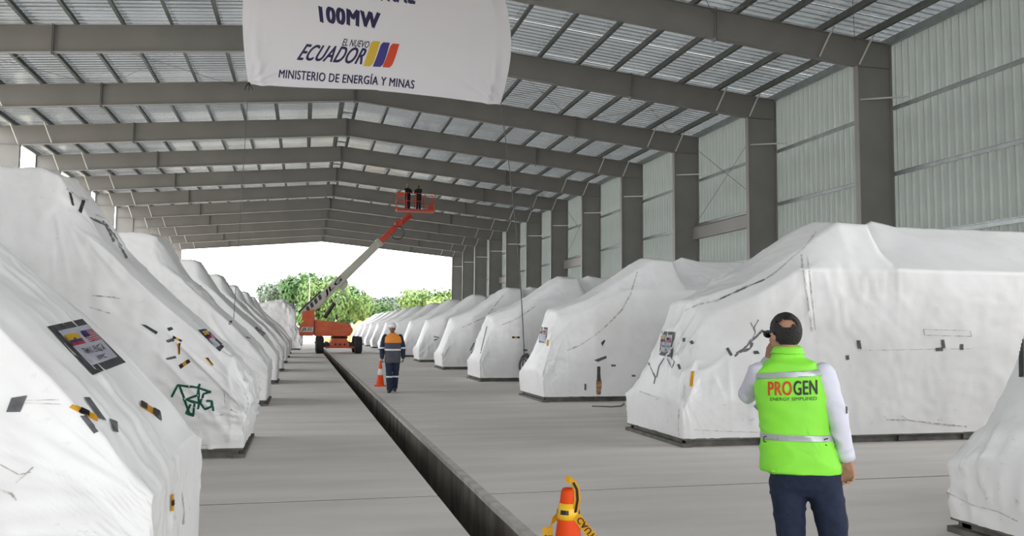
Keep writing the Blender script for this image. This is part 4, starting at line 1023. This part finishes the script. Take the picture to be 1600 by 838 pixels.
# walking worker ---------------------------------------------------------------------
WPn = atZ(612.5, 613); WAZ = math.atan2(WPn.x, WPn.y)
Jw = dict(head=(0.02, 0.03, 1.655), turn=0.0, nod=-0.12, neck=(0.01, 0.0, 1.50), pelvis=(0.0, 0.0, 0.92),
          rsh=(0.20, 0, 1.43), rel=(0.275, -0.03, 1.14), rwr=(0.275, 0.02, 0.885), rhand=((0, 0.05, -1), (-1, 0.2, 0), (0, 1, 0), 1.0),
          lsh=(-0.18, 0, 1.43), lel=(-0.265, -0.06, 1.15), lwr=(-0.275, 0.02, 0.90), lhand=((0, 0.1, -1), (1, 0.2, 0), (0, 1, 0), 0.6),
          lhp=(-0.095, 0, 0.88), rhp=(0.095, 0, 0.88), lkn=(-0.085, -0.03, 0.49), rkn=(0.085, 0.08, 0.50), lan=(-0.06, -0.20, 0.11), ran=(0.06, 0.16, 0.085), ltoe=(-0.07, -0.02, 0.04), rtoe=(0.08, 0.34, 0.04), lground=0.02)
e, h, RH = person((WPn.x, WPn.y, 0), math.pi-WAZ, Jw, SKIN2, 0.009, 'walking worker in white hard hat and orange-yoked jacket carrying a cone')
CHAR = mat('charcoal_cloth', (0.075, 0.080, 0.10), 0.85, var=0.1, vscale=9); NAVC = mat('navy_cloth', (0.012, 0.022, 0.050), 0.85, var=0.2, vscale=9)
ORC = mat('orange_cloth', (0.80, 0.27, 0.03), 0.75); WS = mat('white_stripe', (0.75, 0.78, 0.80), 0.5)
bm = bmesh.new(); sleeves(bm, Jw, 0.084, 0.070, 0.052); slv = solid('sleeves', bm, 0.012, NAVC, e, 4, cloth_wr(3, 0.008))
bm = bmesh.new(); hloft(bm, [(0, 0, 0.76, 0.205, 0.145), (0, 0, 0.95, 0.20, 0.155), (0, 0, 1.12, 0.205, 0.16), (0, 0, 1.30, 0.228, 0.16), (0, 0, 1.43, 0.225, 0.135), (0.005, 0, 1.485, 0.16, 0.11), (0.01, 0, 1.515, 0.075, 0.078), (0.01, 0, 1.545, 0.068, 0.072)])
jk = solid('jacket', bm, 0.012, CHAR, e, 3, cloth_wr(4, 0.007))
shell(jk, 'yoke', [((0, 0, 1.285), (0, 0, 1))], 0.004, ORC, e); shell(jk, 'reflective_stripe', vband(1.085, 1.125), 0.006, WS, e)
shell(slv, 'reflective_stripe', [((0, 0, 1.13), (0, 0, 1)), ((0, 0, 1.17), (0, 0, -1)), ((0.2, 0, 0), (1, 0, 0))], 0.006, WS, e); shell(slv, 'reflective_stripe', [((0, 0, 1.13), (0, 0, 1)), ((0, 0, 1.17), (0, 0, -1)), ((-0.2, 0, 0), (-1, 0, 0))], 0.006, WS, e)
tr = trousers(e, Jw, NAVC, 0.012, rw=0.125, rt=0.105, rk=0.082, ra=0.078, seed=6)
shell(tr, 'reflective_stripe', vband(0.385, 0.425), 0.006, WS, e)
shoes(e, Jw, mat('boot_leather', (0.05, 0.035, 0.03), 0.6), BTAPE)
def hard_hat(h, RH, parent, m):
    bm = bmesh.new(); bmesh.ops.create_uvsphere(bm, u_segments=24, v_segments=14, radius=1)
    bmesh.ops.delete(bm, geom=[v for v in bm.verts if v.co.z < -0.05], context='VERTS')
    for v in bm.verts:
        c = v.co; z = c.z*0.115; k = 1+0.04*math.exp(-(c.x/0.25)**2)
        v.co = h((c.x*0.108, c.y*0.130-0.008, 0.045+z*k))
    bmesh.ops.solidify(bm, geom=bm.faces[:], thickness=0.004); hh = obj('hard_hat', bm, m, parent, True)
    bm = bmesh.new(); n = 24; A = []
    for k in range(n):
        a = 2*math.pi*k/n; ca, sa = math.cos(a), math.sin(a); ex = 0.012+(0.045*max(0, sa)**2)
        A.append((bm.verts.new(h((ca*0.106, sa*0.128-0.008, 0.046))), bm.verts.new(h((ca*(0.108+ex*0.6), sa*(0.130+ex)-0.008, 0.036)))))
    for k in range(n): bm.faces.new((A[k][0], A[k][1], A[(k+1) % n][1], A[(k+1) % n][0]))
    bmesh.ops.solidify(bm, geom=bm.faces[:], thickness=0.004); obj('brim', bm, m, hh, True)
hard_hat(h, RH, e, mat('white_hat', (0.78, 0.78, 0.80), 0.35))
Mw = Matrix.Translation((WPn.x, WPn.y, 0)) @ Matrix.Rotation(math.pi-WAZ, 4, 'Z')
cp = Mw @ (Vector(Jw['rwr'])+Vector((0.035, 0.03, -0.09)))
CH = 0.66
cone((cp.x, cp.y, cp.z-CH*0.97), CH, 'orange traffic cone with white band carried by the walking worker', True)

# ------------------------------------------------------------------ boom lift
LO = mat('lift_orange', (0.62, 0.115, 0.035), 0.5, var=0.12, vscale=1.5); LG = mat('boom_cream', (0.42, 0.41, 0.35), 0.5, var=0.06, vscale=1)
TYRE = mat('tyre_rubber', (0.03, 0.03, 0.032), 0.85, bump=0.3, bscale=6); LR = mat('boom_red', (0.50, 0.055, 0.025), 0.5, var=0.15, vscale=2); LK = mat('lift_black', (0.02, 0.02, 0.02), 0.5)
BLY = 58.0
lift = empty('boom_lift', (2.4, BLY, 0)); tag(lift, 'orange telescopic boom lift with raised boom straddling the floor trench', 'boom lift')
def LX(x, y, Y=BLY): p = atY(x, y, Y); return Vector((p.x-2.4, Y-BLY, p.z))
def wheel(x, y, w_, r=0.54):
    bm = bmesh.new(); pr = [(0.28, -w_/2), (r*0.80, -w_/2), (r*0.96, -w_/2+0.05), (r, -w_*0.3), (r, w_*0.3), (r*0.96, w_/2-0.05), (r*0.80, w_/2), (0.28, w_/2)]
    lathe(bm, pr, 32)
    for k in range(20):
        a = 2*math.pi*k/20
        for s in (-1, 1):
            c, s_ = math.cos(a+s*0.06), math.sin(a+s*0.06)
            M = Matrix.Translation((c*r, s_*r, s*w_*0.22)) @ Matrix.Rotation(a, 4, 'Z') @ Matrix.Rotation(0.5*s, 4, 'X')
            bmesh.ops.create_cube(bm, size=1, matrix=M @ Matrix.Diagonal((0.05, 0.05, w_*0.42, 1)))
    bmesh.ops.rotate(bm, verts=bm.verts, cent=(0, 0, 0), matrix=Matrix.Rotation(math.pi/2, 3, 'Y')); bmesh.ops.translate(bm, verts=bm.verts, vec=(x, y, r+0.02))
    o = obj('wheel', bm, TYRE, lift)
    bm = bmesh.new(); lathe(bm, [(0.30, -w_*0.30), (0.30, w_*0.30), (0.12, w_*0.36), (0.10, w_*0.42)], 20)
    bmesh.ops.rotate(bm, verts=bm.verts, cent=(0, 0, 0), matrix=Matrix.Rotation(math.pi/2, 3, 'Y')); bmesh.ops.translate(bm, verts=bm.verts, vec=(x, y, r+0.02)); obj('hub', bm, LO, o)
for x in (-1.28, 1.20):
    for y in (-0.9, 1.9): wheel(x, y, 0.50)
for y in (-0.9, 1.9):
    bm = bmesh.new(); box(bm, -1.1, 1.02, y-0.12, y+0.12, 0.42, 0.66); 
    for x in (-0.8, 0.72): box(bm, x-0.1, x+0.1, y-0.2, y+0.2, 0.34, 0.74)
    obj('axle', bm, LK, lift)
bm = bmesh.new(); prism(bm, [(-0.62, 0.36), (0.55, 0.36), (0.62, 0.62), (0.42, 0.98), (-0.48, 0.98), (-0.66, 0.62)], 'y', -1.25, 2.3); bmesh.ops.bevel(bm, geom=bm.edges[:], offset=0.03, segments=1, affect='EDGES'); obj('chassis', bm, LO, lift)
bm = bmesh.new(); box(bm, -0.95, 0.9, -1.32, -1.24, 0.36, 0.48); obj('bumper', bm, LR, lift)
bm = bmesh.new(); 
for x in (-0.3, 0.0, 0.3): tube(bm, [(x, -1.27, 0.6), (x, -1.31, 0.6)], 0.07, 12)
o_ = obj('front_fitting', bm, LK, lift); o_['kind'] = 'stuff'
bm = bmesh.new(); lathe(bm, [(0.5, 0.95), (0.55, 0.98), (0.55, 1.10), (0.5, 1.14)], 28); obj('turntable_ring', bm, LK, lift)
x0, x1 = LX(491, 515).x, LX(551, 515).x; xl = LX(467.5, 515).x
bm = bmesh.new(); prism(bm, [(x0, 1.14), (x1-0.25, 1.14), (x1, 1.50), (x1-0.22, 1.98), (x0, 2.20)], 'y', -0.95, 0.95); bmesh.ops.bevel(bm, geom=bm.edges[:], offset=0.05, segments=2, affect='EDGES'); hood = obj('engine_hood', bm, LO, lift)
bm = bmesh.new(); prism(bm, [(xl, 1.16), (x0-0.02, 1.16), (x0-0.02, 2.20), (xl+0.32, 2.20), (xl+0.1, 1.85), (xl, 1.80)], 'y', -1.05, 1.05); bmesh.ops.bevel(bm, geom=bm.edges[:], offset=0.06, segments=2, affect='EDGES'); cw = obj('counterweight', bm, LO, lift)
bm = bmesh.new()
for z in (1.34, 1.78): box(bm, x0+0.1, x1-0.3, -0.965, -0.945, z, z+0.015)
for x in (x0+0.9, x0+1.6): box(bm, x, x+0.015, -0.965, -0.945, 1.34, 1.8)
obj('panel_line', bm, LR, hood)
bm = bmesh.new(); prism(bm, [(xl+0.05, 1.40), (x0-0.1, 1.40), (x0-0.06, 1.72), (xl+0.18, 1.72)], 'y', -1.075, -1.05); lp = obj('logo_plate', bm, mat('plate_white', (0.6, 0.6, 0.57), 0.5), cw)
t = text_mesh('JLG', 0.3, 0.03)
for v in t.verts: v.co = (lerp(xl+0.14, x0-0.14, v.co.x), -1.082, lerp(1.44, 1.69, v.co.y))
obj('lettering', t, LK, cw)
t = text_mesh('JLG', 0.3, 0.0)
for v in t.verts: v.co = (lerp(x0+1.0, x0+1.6, v.co.x), -0.972, lerp(1.56, 1.66, v.co.y))
obj('lettering', t, LR, hood)
bm = bmesh.new(); tube(bm, [LX(526, 499)+Vector((0, 0.3, 0)), LX(526, 492)+Vector((0, 0.3, 0))], 0.07, 12); obj('exhaust', bm, LK, hood)
# pedestal and boom
A0, A1 = LX(480, 489), LX(601, 372); dB = (A1-A0).normalized(); nB = Vector((-dB.z, 0, dB.x))
bm = bmesh.new(); prism(bm, [(LX(471, 500).x, 2.15), (LX(492, 500).x, 2.15), (LX(491, 480).x, LX(491, 484).z), (LX(473, 484).x, LX(473, 487).z)], 'y', -0.42, -0.34); obj('boom_pedestal', bm, LO, lift); bm = bmesh.new()
prism(bm, [(LX(471, 500).x, 2.15), (LX(492, 500).x, 2.15), (LX(491, 480).x, LX(491, 484).z), (LX(473, 484).x, LX(473, 487).z)], 'y', 0.34, 0.42); obj('boom_pedestal', bm, LO, lift)
def section(name, p, q, w0, w1, dy, m):
    bm = bmesh.new(); V = []
    for c, w_ in ((p, w0), (q, w1)):
        for a, b in ((-1, -1), (1, -1), (1, 1), (-1, 1)): V.append(bm.verts.new(c+nB*b*w_/2+Vector((0, a*dy/2, 0))))
    for f in ((3, 2, 1, 0), (4, 5, 6, 7), (0, 1, 5, 4), (1, 2, 6, 5), (2, 3, 7, 6), (3, 0, 4, 7)): bm.faces.new([V[i] for i in f])
    bmesh.ops.recalc_face_normals(bm, faces=bm.faces); bmesh.ops.bevel(bm, geom=bm.edges[:], offset=0.03, segments=1, affect='EDGES'); return obj(name, bm, m, lift)
P0 = LX(474, 494); P1 = LX(597, 377); P2 = LX(631, 336)
L01 = (P1-P0).length
b0 = section('boom_base', P0, P0+dB*L01*0.97, 0.66, 0.50, 0.46, LG)
section('boom_collar', P0+dB*L01*0.955, P0+dB*L01*0.99, 0.60, 0.58, 0.52, LG)
section('boom_mid', P0+dB*L01*0.9, P0+dB*(L01+1.35), 0.40, 0.38, 0.36, LR)
section('boom_fly', P0+dB*(L01+1.2), P0+dB*(L01+1.75), 0.30, 0.28, 0.28, LR)
E1 = P0+dB*(L01+1.65)
bm = bmesh.new(); tube(bm, [E1+Vector((0, -0.24, 0)), E1+Vector((0, 0.24, 0))], 0.27, 16); obj('boom_knuckle', bm, LR, lift)
E2 = LX(640, 333)
bm = bmesh.new(); beam(bm, E1+Vector((0.05, -0.1, 0.1)), E2+Vector((0, -0.1, 0)), 0.1, 0.16); beam(bm, E1+Vector((0.0, 0.1, -0.05)), E2+Vector((0.1, 0.1, -0.12)), 0.1, 0.16); tube(bm, [E1+Vector((0.25, 0, 0.0)), E2+Vector((0.2, 0, -0.2))], 0.06, 8); obj('jib', bm, LR, lift)
bm = bmesh.new(); cc = E1+Vector((-0.1, -0.28, -0.2)); tube(bm, [cc+Vector((0.45*math.sin(t), 0, -0.45+0.45*math.cos(t))) for t in [k/12*4.4 for k in range(13)]], 0.035, 6); obj('hydraulic_hose', bm, LK, lift)
bm = bmesh.new(); prism(bm, [(P0.x+dB.x*L01*a+nB.x*b, P0.z+dB.z*L01*a+nB.z*b) for a, b in ((0.40, -0.2), (0.52, -0.2), (0.50, -0.50), (0.46, -0.62), (0.42, -0.60))], 'y', -0.16, 0.16); obj('cylinder_bracket', bm, LG, lift)
Ca, Cb = LX(507, 497), P0+dB*L01*0.455+nB*(-0.55); bm = bmesh.new(); tube(bm, [Ca, Ca.lerp(Cb, 0.48)], 0.13, 14); cy = obj('lift_cylinder', bm, LK, lift)
bm = bmesh.new(); tube(bm, [Ca.lerp(Cb, 0.45), Cb], 0.05, 10); obj('cylinder_rod', bm, ROD, cy)
bm = bmesh.new()
for k in range(4):
    a = 0.05+0.05*k; c = P0+dB*L01*a
    prism(bm, [(c.x+dB.x*u+nB.x*v, c.z+dB.z*u+nB.z*v) for u, v in ((0, -0.02), (0.22, -0.02), (0.34, 0.28), (0.12, 0.28))], 'y', -0.24, -0.232)
o_ = obj('warning_stripe', bm, LK, b0); o_['kind'] = 'stuff'
bm = bmesh.new(); beam(bm, P0+nB*0.38-dB*0.05+Vector((0, -0.1, 0)), P0+nB*0.36+dB*L01*0.27+Vector((0, -0.1, 0)), 0.2, 0.12); obj('hose_carrier', bm, LK, b0)
t = text_mesh('JLG', 0.25, 0.02)
for v in t.verts: c = P0+dB*(L01*0.26+v.co.x*1.7)+nB*lerp(-0.17, 0.20, v.co.y); v.co = (c.x, -0.238, c.z)
obj('lettering', t, LK, b0)
# basket
bx0, bx1 = LX(619, 325).x, LX(678, 325).x; bz = LX(640, 328).z; bk = empty('basket', (0, 0, 0), 0, lift)
bm = bmesh.new(); box(bm, bx0, bx1, -0.48, 0.48, bz-0.12, bz); obj('basket_floor', bm, LR, bk)
for z in (0.55, 1.1):
    bm = bmesh.new(); tube(bm, [(bx0, -0.46, bz+z), (bx1, -0.46, bz+z), (bx1, 0.46, bz+z), (bx0, 0.46, bz+z), (bx0, -0.46, bz+z)], 0.028, 6); obj('rail', bm, LR, bk)
for k in range(5):
    for y in (-0.46, 0.46):
        bm = bmesh.new(); x = lerp(bx0+0.02, bx1-0.02, k/4); tube(bm, [(x, y, bz), (x, y, bz+1.1)], 0.026, 6); obj('post', bm, LR, bk)
bm = bmesh.new(); box(bm, bx1-0.5, bx1-0.1, -0.40, -0.2, bz+0.02, bz+0.32); obj('tool_box', bm, LR, bk)
bm = bmesh.new(); box(bm, bx0+0.1, bx0+0.5, -0.46, -0.3, bz+0.82, bz+1.08); obj('control_box', bm, LO, bk)
# two workers in the basket
DK = mat('dark_overall', (0.012, 0.014, 0.018), 0.85); HY = mat('olive_hat', (0.25, 0.27, 0.08), 0.5)
for k, (dx, lab) in enumerate(((0.80, 'dark-clothed worker in the lift basket, the left one'), (1.55, 'dark-clothed worker in the lift basket, the right one'))):
    Jb = dict(Jw); Jb.update(rel=(0.24, 0.16, 1.22), rwr=(0.16, 0.34, 1.12), rhand=((-0.2, 1, 0), (0, 0, -1), (-1, 0, 0), 0.8), lel=(-0.24, 0.16, 1.22), lwr=(-0.16, 0.34, 1.12), lhand=((0.2, 1, 0), (0, 0, -1), (1, 0, 0), 0.8),
                             lan=(-0.1, 0, 0.09), ran=(0.1, 0, 0.09), lkn=(-0.1, 0.02, 0.49), rkn=(0.1, 0.02, 0.49), ltoe=(-0.12, 0.17, 0.04), rtoe=(0.12, 0.17, 0.04), lground=0.0, nod=0.35 if k else -0.1)
    e, h, RH = person((2.4+bx0+dx, BLY+0.12, bz+0.005), math.pi+(-0.5 if k else 0.4), Jb, SKIN2, 0.02, lab)
    bm = bmesh.new(); sleeves(bm, Jb, 0.074, 0.062, 0.045); hloft(bm, [(0, 0, 0.76, 0.20, 0.14), (0, 0, 1.12, 0.20, 0.15), (0, 0, 1.42, 0.20, 0.125), (0.005, 0, 1.48, 0.14, 0.10), (0.01, 0, 1.54, 0.07, 0.075)])
    solid('jacket', bm, 0.02, DK, e, 3); trousers(e, Jb, DK, 0.02, rw=0.125, rt=0.105, rk=0.082, ra=0.078)
    shoes(e, Jb, LK, LK); hard_hat(h, RH, e, HY)

# ------------------------------------------------------------------ loose things on the floor, far yard
bm = bmesh.new(); tube(bm, [atZ(925, 635, 0.012), atZ(955, 636, 0.012), atZ(970, 635, 0.014), atZ(975, 631, 0.03)], 0.018, 6); tag(obj('floor_strap', bm, SCUFD), 'dark strap lying on the floor beside the machine with the rust streak', 'strap')
bm = bmesh.new(); tube(bm, [atZ(962, 633, 0.015)+Vector((0.75, 2.5, 0)), atZ(975, 633, 0.015)+Vector((0.75, 2.5, 0))], 0.02, 6); bm.free()
LEAF = [mat('leaf_green', (0.11, 0.22, 0.045), 0.6, col2=(0.04, 0.10, 0.02), var=0.3, vscale=0.35, contrast=(0.4, 0.6)), mat('leaf_bright', (0.22, 0.30, 0.08), 0.6, col2=(0.10, 0.18, 0.04), var=0.3, vscale=0.35, contrast=(0.4, 0.6)), mat('leaf_dull', (0.17, 0.22, 0.13), 0.6, col2=(0.07, 0.10, 0.07), var=0.3, vscale=0.3, contrast=(0.4, 0.6))]  # leaf colours lightened, with distance haze put into them
BARK = mat('bark', (0.10, 0.08, 0.06), 0.9)
def crown(seed, n=5200, ls=0.42):
    rnd = random.Random(seed); V = []; Fc = []
    cl_ = [(rnd.uniform(-0.62, 0.62), rnd.uniform(-0.5, 0.5), rnd.uniform(0.30, 0.78), rnd.uniform(0.22, 0.36)) for _ in range(13)] + [(0, 0, 0.62, 0.42)]
    for k in range(n):
        cx, cy, cz, r = rnd.choice(cl_); d = Vector((rnd.gauss(0, 1), rnd.gauss(0, 1), rnd.gauss(0, 1))).normalized()
        rr = r*rnd.uniform(0.72, 1.05); c = Vector((cx+d.x*rr, cy+d.y*rr, cz+d.z*rr*0.72))
        nrm = (d+Vector((rnd.uniform(-.7, .7), rnd.uniform(-.7, .7), rnd.uniform(-.3, .9)))).normalized(); u = nrm.orthogonal().normalized(); v = nrm.cross(u)
        a = rnd.uniform(0, 6.28); u, v = u*math.cos(a)+v*math.sin(a), v*math.cos(a)-u*math.sin(a); s = rnd.uniform(0.6, 1.2)*ls/9
        b = len(V); V += [c-u*s, c-v*s*0.6, c+u*s, c+v*s*0.6]; Fc.append((b, b+1, b+2, b+3))
    me = bpy.data.meshes.new('crown'); me.from_pydata([tuple(p) for p in V], [], Fc); return me
def trunk(seed):
    rnd = random.Random(seed); bm = bmesh.new(); tube(bm, [(0, 0, 0), (0.01, 0.01, 0.2), (0.0, 0.02, 0.45), (0.02, 0, 0.7)], [0.035, 0.027, 0.02, 0.008], 8)
    for k in range(7):
        a = rnd.uniform(0, 6.28); z = rnd.uniform(0.2, 0.5); tube(bm, [(0, 0.01, z), (0.25*math.cos(a), 0.25*math.sin(a), z+0.16), (0.42*math.cos(a), 0.42*math.sin(a), z+0.24)], [0.014, 0.009, 0.004], 6)
    me = bpy.data.meshes.new('trunk'); bm.to_mesh(me); bm.free(); me.materials.append(BARK); return me
CR = []
for s in range(4):
    base = crown(s)
    for m in LEAF:
        c_ = base.copy(); c_.materials.append(m); CR.append(c_)
TRK = [trunk(s) for s in range(2)]
#   px, Y, height, half width, material, label
TREES = [(452, 168, 12.4, 6.2, 2, 'dull green tree behind the blunt wrapped machine, leftmost of the treeline'), (492, 142, 12.2, 6.6, 0, 'tall bright green tree behind the boom lift base'), (522, 128, 10.6, 5.0, 1, 'green tree behind the lower boom'), (545, 156, 10.8, 5.5, 0, 'green tree right of the lift cylinder'),
         (560, 174, 8.6, 6.0, 0, 'dark green tree right of the boom lift body'), (585, 190, 8.6, 6.5, 1, 'yellow-green low tree above the far right machines'), (608, 225, 9.6, 7, 1, 'yellow-green spreading tree, behind the walking worker'), (632, 205, 9.8, 7.5, 2, 'pale tree in the middle of the right treeline'),
         (655, 185, 9.6, 6.5, 1, 'yellow-green tree second from the end column'), (688, 166, 11.4, 7.5, 1, 'light green tree beside the last steel column'), (712, 202, 10.5, 7, 0, 'green tree seen behind the last steel column'), (470, 215, 15.0, 9, 2, 'far dull tree above the turntable of the lift'), (600, 265, 13.5, 11, 2, 'far grey-green tree over the right treeline'), (665, 280, 15, 12, 2, 'far grey-green tree near the end column')]
for k, (px_, Y, H_, hw, mi, lab) in enumerate(TREES):
    p = atY(px_, 520, Y); e = empty('tree', (p.x, Y, -0.05), k*1.3); tag(e, lab, 'tree', None)
    sx = hw/0.85; sz = H_/1.08
    c_ = link('crown', CR[(k % 4)*3+mi], None, e); c_.scale = (sx, sx, sz); c_['kind'] = 'stuff'
    t_ = link('trunk', TRK[k % 2], None, e); t_.scale = (sx*0.8, sx*0.8, sz)
SAND = mat('ochre_sand', (0.50, 0.30, 0.10), 0.95, var=0.15, vscale=0.6); PALE = mat('pale_gravel', (0.52, 0.49, 0.40), 0.95, var=0.2, vscale=0.8)
def mound(x, Y, w_, d_, h_, m, lab, seed):
    bm = bmesh.new(); n = 20; V = []
    for j in range(n+1):
        for i in range(n+1):
            u, v = 2*i/n-1, 2*j/n-1; r = math.sqrt(u*u+v*v); z = h_*max(0, 1-r)**0.7*(1+0.4*noise.noise(Vector((u*3, v*3, seed))))
            V.append(bm.verts.new((u*w_, v*d_, z)))
    for j in range(n):
        for i in range(n): bm.faces.new((V[j*(n+1)+i], V[j*(n+1)+i+1], V[(j+1)*(n+1)+i+1], V[(j+1)*(n+1)+i]))
    o = obj('sand_heap', bm, m, None, True); o.location = (x, Y, -0.03); tag(o, lab, 'heap')
for px_, Y, w_, h_, m, lab in ((572, 119, 3.6, 3.0, SAND, 'ochre sand heap behind the last machines of the right row'), (483, 127, 3.2, 0.8, PALE, 'low pale gravel heap behind the lift wheels, left'), (530, 112, 2.6, 0.9, SAND, 'low ochre heap behind the lift wheels, right')):
    p = atY(px_, 520, Y); mound(p.x, Y, w_, 3, h_, m, lab, px_)
p = atY(482, 520, 119); bm = bmesh.new(); tube(bm, [(0, 0, -0.05), (0, 0, 8.6)], [0.09, 0.05], 8); beam(bm, (0, 0, 8.5), (0.9, 0, 8.7), 0.08, 0.06); o = obj('lamp_post', bm, ROD); o.location = (p.x, 119, 0); tag(o, 'thin pale lamp post in front of the trees behind the lift', 'lamp post')
